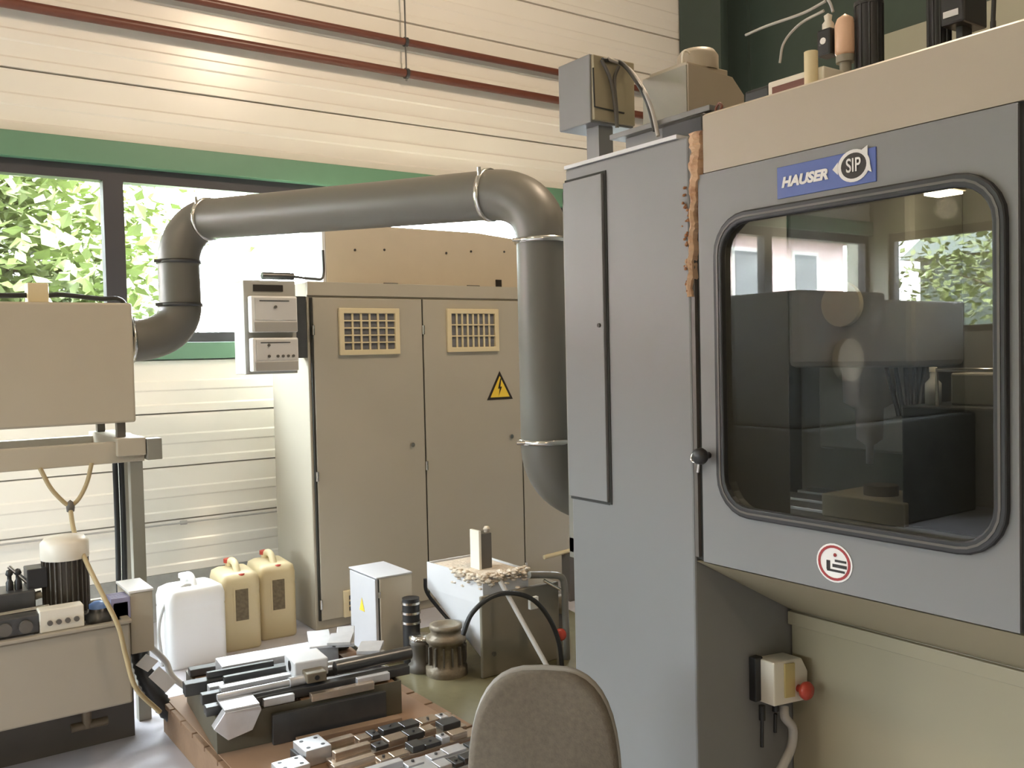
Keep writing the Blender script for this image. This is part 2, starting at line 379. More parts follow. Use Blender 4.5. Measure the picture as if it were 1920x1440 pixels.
h = thing('pink_house', (-14, 17, -0.3), 'pink rendered house mirrored in the machine door glass', 'building')
box('house_wall', (-19.5, 16, -0.3), (-9, 22, 4.5), M_pink, h)
MB().prism([(-20, 15.5, 4.5), (-20, 22.5, 4.5), (-20, 19, 6.2)], (11.5, 0, 0)).build('house_roof', M_roof, h)
for k in range(4):
    wx = -18.3 + 2.4 * k
    f = box('house_window', (wx, 15.95, 2.6), (wx + 1.1, 16.02, 4.2), M_white, h)
    box('house_window_pane', (wx + 0.1, 15.93, 2.7), (wx + 1.0, 15.96, 4.1), M_filter, f)

# ------------------------------------------------------------------ electrical cabinet
CY = 5.11
cab = thing('electrical_cabinet', (3.3, CY + 0.3, 0), 'tall beige electrical cabinet with vented doors standing by the window', 'cabinet')
MB().box((2.165, CY + 0.012, 0.0), (4.46, CY + 0.59, 2.065)).build('cabinet_body', M_cab, cab, 0.006)
DX = [2.19, 2.93, 3.69, 4.44]
for k in range(3):
    d = MB().box((DX[k] + 0.004, CY - 0.012, 0.06), (DX[k + 1] - 0.006, CY + 0.016, 1.972)).build('door', M_cab, cab, 0.004)
    for z in (1.78, 0.92, 0.16):
        MB().cyl((DX[k], CY - 0.018, z - 0.028), (DX[k], CY - 0.018, z + 0.028), 0.009, n=10).build('hinge', M_chrome, d)
    MB().cyl((DX[k + 1] - 0.10, CY - 0.026, 1.06), (DX[k + 1] - 0.10, CY - 0.01, 1.06), 0.014, n=14).build('lock', M_chrome, d)
    box('door_gap', (DX[k] - 0.008, CY - 0.004, 0.06), (DX[k] + 0.006, CY + 0.013, 1.972), M_cabdark, cab)
box('top_rail', (2.165, CY - 0.006, 1.985), (4.46, CY + 0.013, 2.066), M_cab, cab, 0.003)
def grille(x0, x1, z0, z1, nv, nh):
    g = MB().ring([(x0, CY - 0.012, z0), (x1, CY - 0.012, z0), (x1, CY - 0.012, z1), (x0, CY - 0.012, z1)],
                  [(x0 + .032, CY - 0.012, z0 + .032), (x1 - .032, CY - 0.012, z0 + .032), (x1 - .032, CY - 0.012, z1 - .032), (x0 + .032, CY - 0.012, z1 - .032)], (0, -0.022, 0)).build('vent_grille', M_cream, cab, 0.004)
    box('filter_mat', (x0 + .03, CY - 0.016, z0 + .03), (x1 - .03, CY - 0.012, z1 - .03), M_filter, g)
    for k in range(1, nv):
        x = x0 + .032 + (x1 - x0 - .064) * k / nv; box('slat', (x - .006, CY - 0.027, z0 + .03), (x + .006, CY - 0.018, z1 - .03), M_cream, g)
    for k in range(1, nh):
        z = z0 + .032 + (z1 - z0 - .064) * k / nh; box('slat', (x0 + .03, CY - 0.030, z - .004), (x1 - .03, CY - 0.019, z + .004), M_cream, g)
grille(2.35, 2.755, 1.63, 1.912, 6, 5)
grille(3.10, 3.50, 1.635, 1.915, 8, 3)
grille(2.33, 2.62, 0.06, 0.22, 4, 3)
# warning triangle
tx, tz0, tz1 = 3.508, 1.312, 1.503
tri = lambda s, y: [(tx + (x - tx) * s, y, (tz0 + .064) + (z - tz0 - .064) * s) for x, z in ((tx - .105, tz0), (tx + .105, tz0), (tx, tz1))]
ws = MB().prism(tri(1.0, CY - .0125), (0, -.0015, 0)).build('warning_sign', M_printblack, cab)
MB().prism(tri(0.74, CY - .0142), (0, -.0008, 0)).build('sign_field', M_yellow, ws)
MB().prism([(tx + .004, CY - .0152, 1.455), (tx - .016, CY - .0152, 1.385), (tx - .002, CY - .0152, 1.385), (tx - .012, CY - .0152, 1.335), (tx + .016, CY - .0152, 1.398), (tx + .003, CY - .0152, 1.398), (tx + .012, CY - .0152, 1.45)], (0, -.0006, 0)).build('lightning_bolt', M_printblack, ws)
# unit on top of the cabinet
up = thing('cabinet_top_unit', (3.3, 5.55, 2.065), 'long beige ventilation unit lying on top of the electrical cabinet', 'cabinet unit')
MB().prism([(2.42, 5.4, 2.067), (4.30, 5.4, 2.067), (4.30, 5.4, 2.40), (3.55, 5.4, 2.462), (2.42, 5.4, 2.462)], (0, 0.3, 0)).build('unit_housing', mat('unit_paint', (0.56, 0.49, 0.38), 0.45), up, 0.006)
box('unit_side_panel', (2.40, 5.402, 2.067), (2.419, 5.698, 2.45), M_hopper, up)
for x, z in ((2.62, 2.30), (2.83, 2.31), (3.3, 2.31), (3.5, 2.33), (3.78, 2.34)):
    MB().cyl((x, 5.402, z), (x, 5.396, z), 0.008, n=8).build('screw', M_darksteel, up)
for x in (2.86, 3.50): MB().cyl((x - .05, 5.38, 2.085), (x + .05, 5.38, 2.085), 0.010, n=8).build('lifting_handle', M_darksteel, up)
box('power_inlet', (3.70, 5.388, 2.082), (3.745, 5.402, 2.14), M_printblack, up)
# aerial-like rod and hose lying on the cabinet's left end
rd = MB().cyl((1.93, 5.2, 2.10), (2.12, 5.2, 2.10), 0.022, n=12).tube(spline([(2.12, 5.2, 2.10), (2.25, 5.22, 2.092), (2.33, 5.25, 2.11), (2.335, 5.25, 2.27)]), 0.008, 6)
tag(rd.build('hose_lance', M_darksteel), 'short grey hose lance with upright rod on the cabinet edge', 'lance')
# controller housing with two modules
ct = thing('controller_housing', (1.90, 5.0, 1.54), 'grey wall housing with two white control modules beside the cabinet', 'controller')
MB().box((1.745, 4.99, 1.535), (2.045, 5.16, 2.055)).build('housing', mat('controller_grey', (0.40, 0.39, 0.35), 0.5), ct, 0.004)
box('housing_slot', (1.80, 4.984, 1.995), (1.97, 4.991, 2.03), M_printblack, ct)
box('mounting_arm', (2.045, 5.13, 1.62), (2.166, 5.19, 1.98), M_darksteel, ct)
for z0, z1, dots in ((1.765, 1.965, [(1.90, .70)]), (1.55, 1.735, [(1.855, .78), (1.855, .45), (1.905, .45), (1.935, .45), (1.965, .45), (1.995, .45)])):
    mo = MB().box((1.765, 4.93, z0), (2.03, 4.992, z1)).build('control_module', M_white, ct, 0.008)
    box('module_skirt', (1.778, 4.922, z0 + .004), (2.022, 4.931, z0 + (z1 - z0) * .28), mat('module_grey', (0.38, 0.36, 0.32), 0.5), mo)
    box('module_face', (1.785, 4.925, z0 + (z1 - z0) * .34), (2.02, 4.931, z1 - .012), mat('module_face_grey', (0.62, 0.60, 0.57), 0.5), mo)
    box('module_print', (1.81, 4.9235, z1 - .030), (1.98, 4.9255, z1 - .024), M_darksteel, mo)
    for x, q in dots: MB().cyl((x, 4.926, z0 + (z1 - z0) * q), (x, 4.918, z0 + (z1 - z0) * q), 0.008, n=10).build('indicator', M_motor, mo)

# ------------------------------------------------------------------ mist collector on its frame
YBX = 4.35
mc = thing('mist_collector', (0.4, YBX + 0.3, 1.335), 'large beige mist collector box on a steel frame before the window', 'collector')
MB().box((-0.45, YBX, 1.35), (1.015, YBX + 0.55, 1.882)).build('collector_casing', M_tank, mc, 0.01)
MB().cyl((1.015, YBX + .27, 1.70), (1.035, YBX + .27, 1.70), 0.115, n=24).build('outlet_flange', M_tank, mc)
for x in (-0.3, 0.90):
    box('foot_bracket', (x + .04, YBX + .03, 1.285), (x + 0.075, YBX + .07, 1.351), M_motor, mc)
    box('foot_bracket', (x + .04, YBX + .45, 1.285), (x + 0.075, YBX + .49, 1.351), M_motor, mc)
cbx = thing('junction_block', (0.55, 4.5, 1.882), 'small tan junction block with black cable on the mist collector', 'junction box')
b0 = gy(50, 565, YBX + .1); b1 = gy(88, 532, YBX + .1)
box('block', (b0.x, YBX + .06, 1.883), (b1.x, YBX + .15, b1.z), M_cream, cbx, 0.004)
zc = 1.915
MB().tube(spline([(b1.x, YBX + .1, zc), (0.75, YBX + .1, zc + .005), (0.90, YBX + .1, zc - .01), (0.99, YBX + .1, 1.90), (1.026, YBX + .1, 1.82), (1.028, YBX + .1, 1.74)]), 0.011, 8).build('cable', M_black, cbx)
MB().tube(spline([(b0.x, YBX + .1, zc), (0.48, YBX + .1, zc), (0.40, YBX + .1, zc + .03), (0.2, YBX + .1, zc)]), 0.011, 8).build('cable', M_black, cbx)
fr = thing('collector_frame', (0.4, YBX + .25, 0), 'beige steel frame carrying the mist collector', 'frame')
MB().box((-0.5, YBX - .02, 1.175), (1.04, YBX + .04, 1.268)).build('front_beam', M_tank, fr, 0.004)
MB().box((-0.5, YBX + .46, 1.20), (1.10, YBX + .52, 1.268)).build('rear_beam', M_tank, fr, 0.004)
for x in (-0.45, 0.92):
    box('cross_beam', (x, YBX - .05, 1.205), (x + .12, YBX + .56, 1.284), M_tank, fr, 0.004)
    for y, xo in ((YBX - .005, .06), (YBX + .465, .118)): box('leg', (x + xo, y, 0), (x + xo + .055, y + .05, 1.203 if y < YBX + .2 else 1.199), M_greybeam, fr, 0.003)
MB().box((1.045, YBX - .05, 1.18), (1.11, YBX + .02, 1.275)).build('beam_end_plate', M_greybeam, fr, 0.003)
# black hoses hanging behind the frame leg
for dx, lab in ((0, 'black hose hanging behind the frame leg, nearer the tank motor'), (.028, 'black hose hanging close behind the frame leg')):
    tag(MB().tube(spline([(0.982 + dx, YBX + .3, 1.18), (0.982 + dx, YBX + .3, 0.8), (0.978 + dx, YBX + .3, 0.45), (0.986 + dx, YBX + .3, 0.02)]), 0.0125, 8).build('hanging_hose', M_black), lab, 'hose', 'black hoses behind the frame')
# yellow-brown rope cable with a Y knot
k0 = gy(132, 950, YBX - .03)
rp = thing('rope_cable', (k0.x, k0.y, 0.3), 'tan cable tied in a Y under the collector beam', 'cable')
pl = lambda pts, Y: [gy(a, b, Y) for a, b in pts]
MB().tube(spline(pl([(75, 878), (95, 915), (118, 940), (132, 950)], YBX - .03)), 0.009, 8).build('cable_branch', M_cable, rp)
MB().tube(spline(pl([(172, 868), (163, 905), (148, 935), (132, 950)], YBX - .03)), 0.009, 8).build('cable_branch', M_cable, rp)
MB().lathe(k0 - Vector((0, 0, .03)), [(0, 0), (.016, .01), (.018, .03), (.012, .05), (0, .06)], 10).build('cable_knot', M_motor, rp)
pts = [gy(132, 955, YBX - .03), gy(140, 1000, 4.2), gy(165, 1060, 4.0), gy(195, 1120, 3.9), gy(222, 1175, 3.86), gy(236, 1230, 3.86), gy(255, 1290, 3.86), gy(300, 1335, 3.9)]
MB().tube(spline(pts), 0.0095, 8).build('cable_tail', M_cable, rp)

# ------------------------------------------------------------------ exhaust duct
DR = 0.098
d_ = lambda px, py, dep: at(px, py, dep)
pA = Vector((1.036, YBX + .27, 1.70))
pB = Vector((1.20, YBX + .27, 1.70)); 
e1 = Vector((1.245, YBX + .27, 1.78))
vz_top = 2.23
run0 = at(392, 411, 4.45); run1 = at(918, 366, 3.62)
vert_top = at(1016, 452, 3.50); vert_bot = at(1018, 828, 3.50)
# keep the vertical legs vertical
vb = Vector((vert_top.x, vert_top.y, vert_bot.z))
lx, ly = pB.x + .06, YBX + .27
l0 = at(338, 572, 4.45); l1 = at(338, 492, 4.45)
lv = Vector((l0.x, l0.y, 0))
du = thing('exhaust_duct', (lv.x, lv.y, 1.6), 'fat grey exhaust duct arching from the collector to the machine', 'duct')
def arc(p0, t0, p1, t1, n=14):         # smooth elbow between two points with given tangents
    L = (Vector(p1) - Vector(p0)).length * 0.42
    a, d = Vector(p0), Vector(p1); b = a + Vector(t0).normalized() * L; c = d - Vector(t1).normalized() * L
    return [a * (1 - t) ** 3 + b * 3 * t * (1 - t) ** 2 + c * 3 * t * t * (1 - t) + d * t ** 3 for t in [k / n for k in range(n + 1)]]
UPV = Vector((0, 0, 1)); rdir = (run1 - run0).normalized()
q0 = Vector((lv.x, lv.y, l0.z)); q1 = Vector((lv.x, lv.y, l1.z))
st = Vector((1.03, q0.y, at(262, 640, 4.40).z))
MB().tube(arc(st, (1, 0, 0), q0, UPV), DR, 28, True).build('lower_elbow', M_duct, du)
MB().tube([q0, q1], DR * .985, 28).build('riser', M_duct, du)
MB().tube(arc(q1, UPV, run0, rdir), DR, 28, True).build('upper_elbow', M_duct, du)
MB().tube([run0, run1], DR * .985, 28).build('long_run', M_duct, du)
MB().tube(arc(run1, rdir, vert_top, -UPV), DR, 28, True).build('right_elbow', M_duct, du)
MB().tube([vert_top, vb], DR * .985, 28).build('downpipe', M_duct, du)
eend = vb + Vector((0.30, -0.02, -0.26))
MB().tube(arc(vb, -UPV, eend, (1, -0.2, -0.25)) + [eend + Vector((.5, -.1, -.08))], DR, 28, True).build('bottom_elbow', M_duct, du)
def clamp(p, t, m=M_chrome):
    t = Vector(t).normalized(); p = Vector(p)
    c = MB().lathe(p, [(DR - .004, -.009), (DR + .006, -.009), (DR + .006, .009), (DR - .004, .009)], 28, t).build('clamp_band', m, du)
    cd = (C0 - p); cd = (cd - t * cd.dot(t)).normalized(); s = t.cross(cd)
    q = p + (cd * .55 - s * .83).normalized() * (DR + .012)
    MB().cyl(q - s * .018, q + s * .018, 0.008, n=8).build('clamp_screw', m, c)
clamp(q0, UPV, M_darksteel); clamp(q1, UPV, M_darksteel); clamp(run0, rdir); clamp(run1, rdir); clamp(vert_top, UPV); clamp(vb, UPV); clamp(st + Vector((.02, 0, 0)), (1, 0, 0))

# ------------------------------------------------------------------ the machine
XD = 1.70
mach = thing('grinding_machine', (2.3, 1.2, 0), 'large grey enclosed grinding machine with a windowed door', 'machine')
co = MB().box((XD, 1.624, 0), (2.08, 2.11, 2.148)).build('column', M_mach, mach, 0.006)
pn = MB()
pn.box((XD - .012, 1.94, 1.20), (XD + .002, 2.108, 2.108)).build('access_panel', M_mach, co, 0.002)
gp = .007
MB().box((XD - .003, 1.931, 1.193), (XD + .001, 1.94, 2.116)).box((XD - .003, 1.94, 1.191), (XD + .001, 2.11, 1.20)).box((XD - .003, 1.94, 2.109), (XD + .001, 2.11, 2.116)).build('panel_gap', M_cabdark, co)
MB().cyl((XD - .012, 1.958, 1.692), (XD - .016, 1.958, 1.692), 0.006, n=10).build('panel_lock', M_printblack, co)
box('column_cap', (XD - .004, 1.66, 2.148), (2.07, 2.11, 2.158), M_hopper, co)
# rusty sealant strip where column and fascia meet
rs = MB(); rnd = random.Random(2)
NS = 60; zz = [2.15 - .40 * k / NS for k in range(NS + 1)]; vs = []
for k, z in enumerate(zz):
    t = k / NS; yc = 1.596 + .030 * t + .003 * math.sin(k * .7); wd = (.023 - .012 * min(1, t * 2.2)) * rnd.uniform(.75, 1.15)
    th = .006 + rnd.uniform(0, .004)
    vs += [(XD + .012, yc + wd, z), (XD - th * .6, yc + wd * .8, z), (XD - th - .002, yc + rnd.uniform(-.3, .3) * wd, z), (XD - th * .6, yc - wd * .8, z), (XD + .012, yc - wd, z)]
rs.add(vs, [(k * 5 + j, k * 5 + j + 1, k * 5 + j + 6, k * 5 + j + 5) for k in range(NS) for j in range(4)])
rs.build('sealant_strip', M_tape, mach)
rs2 = MB()
for k in range(34):
    z = rnd.uniform(1.755, 2.02); r0 = rnd.uniform(.002, .006); rs2.lathe((XD - .004, 1.632 + rnd.gauss(0, .006), z), [(0, 0), (r0, r0 * .4), (r0 * .8, r0 * 1.2), (0, r0 * 1.7)], 6)
rs2.build('sealant_crumbs', M_rust, mach)['kind'] = 'stuff'
# body behind the door: liner and covers
lo = MB().box((2.07, -0.8, 0), (3.4, 1.622, 0.90)).build('lower_body', M_lower, mach, 0.004)
MB().box((2.055, -0.8, 0.862), (2.07, 1.622, 0.898)).build('body_flange', M_lower, mach, 0.002)
MB().prism([(XD + .004, 1.622, 1.088), (2.09, 1.622, 0.889), (2.09, 1.622, 1.088)], (0, -2.4, 0)).build('chamfer_skirt', M_lower, mach)
fa = MB().prism([(XD, 1.575, 2.047), (XD, 1.575, 2.185), (XD + .012, 1.575, 2.192), (2.5, 1.575, 2.192), (2.5, 1.575, 2.15), (XD + .05, 1.575, 2.15), (XD + .05, 1.575, 2.047)], (0, -2.375, 0)).build('top_fascia', M_fascia, mach)
box('enclosure_back', (3.25, -0.8, 0.9), (3.40, 2.6, 2.19), M_inner, mach)
box('enclosure_far_side', (2.08, 2.48, 0.9), (3.25, 2.6, 2.19), M_inner, mach)
box('enclosure_roof', (2.08, 1.575, 2.15), (3.25, 2.6, 2.19), M_inner, mach)
box('enclosure_floor', (2.08, -0.8, 0.88), (3.25, 2.6, 0.95), M_inner, mach)
box('enclosure_base', (2.45, 1.622, 0), (3.4, 2.6, 0.88), M_inner, mach)
box('enclosure_near_side', (2.075, -0.8, 0.9), (3.25, -0.72, 2.15), M_inner, mach)
fx = MB().box((XD, -0.8, 1.09), (XD + .04, 0.818, 2.045)).build('front_panel', M_mach, mach, 0.003)
box('seam', (XD + .008, 0.812, 1.092), (XD + .03, 0.83, 2.19), M_cabdark, mach)
box('hinge_gap', (XD + .012, 1.594, 1.092), (XD + .05, 1.632, 2.15), M_cabdark, mach)
box('column_edge_strip', (XD + .002, 1.612, 1.10), (XD + .04, 1.624, 2.12), M_motor, mach)
# door
oy0, oy1, oz0, oz1 = 0.844, 1.539, 1.219, 1.938
out = rrect(oy0 + .012, oy1 - .012, oz0 + .012, oz1 - .012, .085)
def outline_door():
    n = len(out); res = []
    cy, czz = (oy0 + oy1) / 2, (oz0 + oz1) / 2
    y0, y1, z0, z1 = 0.828, 1.594, 1.092, 2.045
    for a, b in out:           # match every window-corner point to a point on the door's edge
        da, db = a - cy, b - czz
        s = min(((y1 - cy) / da if da > 0 else (y0 - cy) / da) if abs(da) > 1e-6 else 9, ((z1 - czz) / db if db > 0 else (z0 - czz) / db) if abs(db) > 1e-6 else 9)
        res.append((cy + da * s, czz + db * s))
    for tgt in ((y0, z0), (y0, z1), (y1, z0), (y1, z1)):
        k = min(range(n), key=lambda i: (res[i][0] - tgt[0]) ** 2 + (res[i][1] - tgt[1]) ** 2); res[k] = tgt
    return res
oo = outline_door()
door = MB().ring([(XD, a, b) for a, b in oo], [(XD, a, b) for a, b in out], (.045, 0, 0)).build('door', M_mach, mach)
g_o = rrect(oy0, oy1, oz0, oz1, .095); g_i = rrect(oy0 + .026, oy1 - .026, oz0 + .026, oz1 - .026, .072)
MB().ring([(XD - .012, a, b) for a, b in g_o], [(XD - .012, a, b) for a, b in g_i], (.018, 0, 0)).build('window_gasket', M_black, door, 0.004)
g_m = rrect(oy0 + .011, oy1 - .011, oz0 + .011, oz1 - .011, .086); g_n = rrect(oy0 + .016, oy1 - .016, oz0 + .016, oz1 - .016, .08)
MB().ring([(XD - .0135, a, b) for a, b in g_m], [(XD - .0135, a, b) for a, b in g_n], (.004, 0, 0)).build('gasket_locking_strip', M_motor, door)
g_p = rrect(oy0 + .02, oy1 - .02, oz0 + .02, oz1 - .02, .076)
MB().prism([(XD + .006, a, b) for a, b in g_p], (.006, 0, 0)).build('window_pane', M_doorglass, door)
# name plate: blue, HAUSER in italics, round SIP emblem with arrow ends
box('name_plate', (XD - .003, 1.107, 1.951), (XD + .001, 1.353, 2.021), M_blueplate, door, 0.001)
def text(body, size, yc, zc_, m, name, parent, shear=0.0, xs=1.0, off=0.0, x=XD - .0045, extrude=.0006):
    cu = bpy.data.curves.new(name, 'FONT'); cu.body = body; cu.size = size; cu.shear = shear; cu.extrude = extrude; cu.offset = off
    cu.align_x = 'CENTER'; cu.align_y = 'CENTER'
    tmp = bpy.data.objects.new(name + '_curve', cu); COL.objects.link(tmp)
    me = bpy.data.meshes.new_from_object(tmp.evaluated_get(bpy.context.evaluated_depsgraph_get()))
    bpy.data.objects.remove(tmp); me.name = name
    o = bpy.data.objects.new(name, me); COL.objects.link(o); me.materials.append(m)
    # text faces -X: its own x runs to -Y, its own y to Z
    rot = Matrix(((0, 0, -1), (-1, 0, 0), (0, 1, 0)))
    for v in me.vertices:
        c = v.co; v.co = rot @ Vector((c.x * xs, c.y, c.z)) + Vector((x, yc, zc_)) - WORG[parent.name]
    o.parent = parent; return o
text('HAUSER', 0.030, 1.280, 1.984, M_silver, 'plate_lettering', door, 0.22, 1.08, 0.0016)
ec, ez = 1.157, 1.991
text('SIP', 0.040, ec, ez, M_silver, 'emblem_lettering', door, 0.0, 0.72, 0.0004, x=XD - .0058)
el = lambda ry, rz, y=XD, n=28: [(y, ec + ry * math.cos(2 * math.pi * k / n), ez + rz * math.sin(2 * math.pi * k / n)) for k in range(n)]
MB().prism(el(.031, .0275, XD - .0036), (-.0008, 0, 0)).build('emblem_field', M_printblack, door)
MB().ring(el(.038, .0335, XD - .0038), el(.030, .0265, XD - .0038), (-.0012, 0, 0)).build('emblem_ring', M_silver, door)
MB().prism([(XD - .0044, ec + .037, ez + .013), (XD - .0044, ec + .050, ez), (XD - .0044, ec + .037, ez - .013)], (-.0012, 0, 0)).prism([(XD - .0044, ec - .016, ez + .027), (XD - .0044, ec - .033, ez + .036), (XD - .0044, ec - .033, ez + .014)], (-.0012, 0, 0)).prism([(XD - .0044, ec - .038, ez - .001), (XD - .0044, ec - .028, ez - .012), (XD - .0044, ec - .042, ez - .020)], (-.0012, 0, 0)).build('emblem_arrow_point', M_silver, door)
# round red and white sticker
sy, sz = 1.216, 1.154
cir = lambda r, x, n=28: [(x, sy + r * 1.06 * math.cos(2 * math.pi * k / n), sz + r * math.sin(2 * math.pi * k / n)) for k in range(n)]
MB().prism(cir(.042, XD - .0006), (-.0012, 0, 0)).build('round_sticker', M_white, door)
MB().ring(cir(.038, XD - .002), cir(.0325, XD - .002), (-.0008, 0, 0)).build('sticker_ring', M_printred, door)
sb = MB()
for y0, y1, z0, z1 in ((sy - .030, sy - .002, sz + .003, sz + .008), (sy - .031, sy + .004, sz - .009, sz - .002), (sy - .026, sy + .018, sz - .019, sz - .014), (sy + .010, sy + .019, sz - .016, sz + .004)):
    sb.box((XD - .0026, y0, z0), (XD - .0018, y1, z1))
sb.build('sticker_pictogram', M_printblack, door)
MB().lathe((XD - .0026, sy - .003, sz + .018), [(0, 0), (.004, .0), (.004, .0008), (0, .0008)], 10, (-1, 0, 0)).build('sticker_dot', M_printred, door)
# door latch knob with key ring
MB().lathe((XD, 1.571, 1.359), [(.008, 0), (.008, .016), (.017, .020), (.021, .028), (.019, .040), (.010, .046), (0, .047)], 18, (-1, 0, 0)).build('latch_knob', M_black, door)
MB().tube([(XD - .012 + .004 * math.sin(t), 1.607 + .012 * math.cos(t), 1.352 + .012 * math.sin(t)) for t in [k * .52 for k in range(13)]], .0025, 6).cyl((XD - .01, 1.595, 1.34), (XD - .01, 1.60, 1.315), .004, n=6).build('latch_key', M_chrome, door)
# emergency stop box on the column's near side
eb = thing('emergency_stop_box', (1.97, 1.58, .67), 'small white box with a red mushroom button on the machine column', 'switch box')
box('back_plate', (1.895, 1.600, .688), (1.925, 1.6235, .805), M_black, eb, 0.003)
MB().prism([(1.915, 1.622, .685), (2.05, 1.622, .672), (2.055, 1.622, .75), (2.03, 1.622, .79), (1.915, 1.622, .800)], (0, -.065, 0)).build('box_housing', M_ivory, eb, 0.004)
MB().prism([(1.955, 1.5565, .70), (1.995, 1.5565, .695), (1.995, 1.5565, .785), (1.955, 1.5565, .79)], (0, -.004, 0)).build('yellow_face', mat('faded_yellow', (0.55, 0.45, 0.2), .5), eb)
MB().lathe((2.012, 1.556, .713), [(.010, 0), (.010, .014), (.022, .018), (.025, .028), (.020, .036), (0, .039)], 18, (0, -1, 0)).build('stop_button', M_red, eb)
for x, l in ((1.918, .095), (1.972, .07)):
    MB().cyl((x, 1.60, .675), (x, 1.60, .675 - l * .4), .009, n=10).cyl((x, 1.60, .64), (x - .002, 1.60, .66 - l), .005, n=8).build('cable_gland', M_black, eb)
cd = spline([gy(1470, 1325, 1.59), gy(1472, 1345, 1.58), gy(1486, 1365, 1.575), gy(1484, 1400, 1.575), gy(1468, 1435, 1.575), gy(1440, 1500, 1.58), gy(1430, 1600, 1.59)])
tag(MB().tube(cd, .0125, 10).build('grey_conduit', M_greycable), 'bent grey cable conduit below the emergency stop box', 'conduit')

# ---- on top of the machine
plt = thing('top_platform', (2.1, 1.95, 2.16), 'grey sheet platform on top of the machine column', 'platform')
box('platform_plate', (1.90, 1.735, 2.262), (2.45, 2.14, 2.278), M_mach, plt, 0.002)
box('platform_side', (1.93, 1.80, 2.16), (2.06, 2.10, 2.262), M_mach, plt)
box('platform_gap_dark', (1.78, 1.645, 2.159), (1.98, 1.80, 2.222), M_black, plt, 0.01)  # black block put in for the dark gap under the plate
fb = thing('fan_box', (1.98, 2.32, 2.28), 'grey and beige cable terminal box on the machine top', 'terminal box')
c0 = gy(1105, 100, 2.25); c1 = gy(1105, 228, 2.25); c2 = gy(1188, 235, 2.25)
box('terminal_casing', (c0.x, 2.25, c1.z), (c2.x, 2.41, c0.z), M_mach, fb, 0.004)
box('terminal_cover', (c0.x + .006, 2.238, c1.z + .006), (c2.x - .004, 2.252, c0.z - .004), M_lower, fb, 0.003)
box('terminal_foot', (c0.x + .05, 2.27, 2.06), (c0.x + .11, 2.33, c1.z), M_mach, fb)
box('foot_bracket', (c0.x + .05, 2.11, 2.06), (c0.x + .11, 2.27, 2.10), M_mach, fb)
MB().tube(pl([(1112, 127), (1115, 200), (1170, 212)], 2.234), .003, 6).build('cover_bead', M_cabdark, fb)
for cpts, mm, rr in (([(1128, 112), (1145, 150), (1152, 190), (1157, 235)], M_motor, .006), ([(1160, 125), (1152, 150), (1156, 205), (1157, 240)], M_motor, .006),
                     ([(1130, 112), (1165, 118), (1195, 155), (1215, 195), (1228, 245)], M_black, .007), ([(1140, 110), (1178, 128), (1205, 165), (1222, 205), (1234, 255)], M_greycable, .006)):
    MB().tube(spline([gy(x, y, 2.222) if x < 1180 else gx(x, y, 1.885) for x, y in cpts]), rr, 8).build('cable', mm, fb)
gb = thing('motor_box', (2.15, 2.0, 2.28), 'stepped beige motor box with a domed cap on the machine top', 'motor box')
g0 = gy(1290, 118, 1.9); g1 = gy(1395, 160, 1.9)
MB().prism([(g0.x, 1.9, 2.279), (g1.x, 1.9, 2.279), (g1.x, 1.9, g1.z - .03), (g1.x - .05, 1.9, g1.z + .015), (g1.x - .05, 1.9, g0.z - .012), (g0.x, 1.9, g0.z)], (0, .19, 0)).build('box_casing', M_fascia, gb, 0.004)
box('side_plate', (g0.x - .003, 1.905, 2.279), (g0.x + .001, 2.085, g0.z - .004), M_greybeam, gb)
box('cover_step', (g0.x + .01, 1.915, g0.z - .012), (g1.x - .055, 2.07, g0.z + .012), M_fascia, gb, 0.003)
dc = gy(1308, 112, 1.97)
MB().lathe((dc.x, 1.97, g0.z + .008), [(.062, 0), (.062, .045), (.050, .062), (.02, .070), (0, .071)], 24).build('domed_cap', M_fascia, gb)
MB().tube(spline([(dc.x - .055, 1.95, g0.z + .05), (dc.x - .075, 1.95, g0.z + .055), (dc.x - .085, 1.95, g0.z + .04), (dc.x - .085, 1.95, g0.z + .008)]), .004, 6).build('cap_wire', M_ivory, gb)
hk = MB().tube(spline([(XD + .03, 1.56, 2.19), (XD + .03, 1.558, 2.205), (XD + .03, 1.548, 2.213), (XD + .03, 1.540, 2.205), (XD + .03, 1.545, 2.197)]), .0035, 6)
tag(hk.build('lifting_hook', M_pipe), 'small rusty hook at the corner of the machine top', 'hook')
def on_top(name, label, cat, group=None): return thing(name, (2.0, 1.2, 2.192), label, cat, group)
# slotted white junction unit
u = thing('slotted_unit', (1.9, 1.42, 2.192), 'white slotted rail unit on the machine top edge', 'unit')
XT = 1.86
ua = gx(1440, 185, XT); ubb = gx(1545, 150, XT)
zt = gx(1545, 122, XT).z
box('unit_body', (XT, ubb.y, 2.192), (XT + .12, ua.y, zt), M_ivory, u, 0.004)
box('unit_slot', (XT - .003, ubb.y + .045, zt - .035), (XT + .001, ua.y - .015, zt - .016), M_pipe, u)
box('unit_lip', (XT - .012, ubb.y + .02, zt - .062), (XT, ua.y, zt - .042), M_white, u, 0.002)
uc = gx(1524, 140, XT)
MB().cyl((XT - .006, uc.y, 2.2), (XT - .006, uc.y, gx(1524, 98, XT).z), .016, n=12).build('unit_plug', M_cream, u)
box('dark_vent_block', (XT + .02, gx(1440, 190, XT).y + .01, 2.192), (XT + .14, gx(1385, 190, XT).y, gx(1400, 165, XT).z), M_black, u, 0.008)
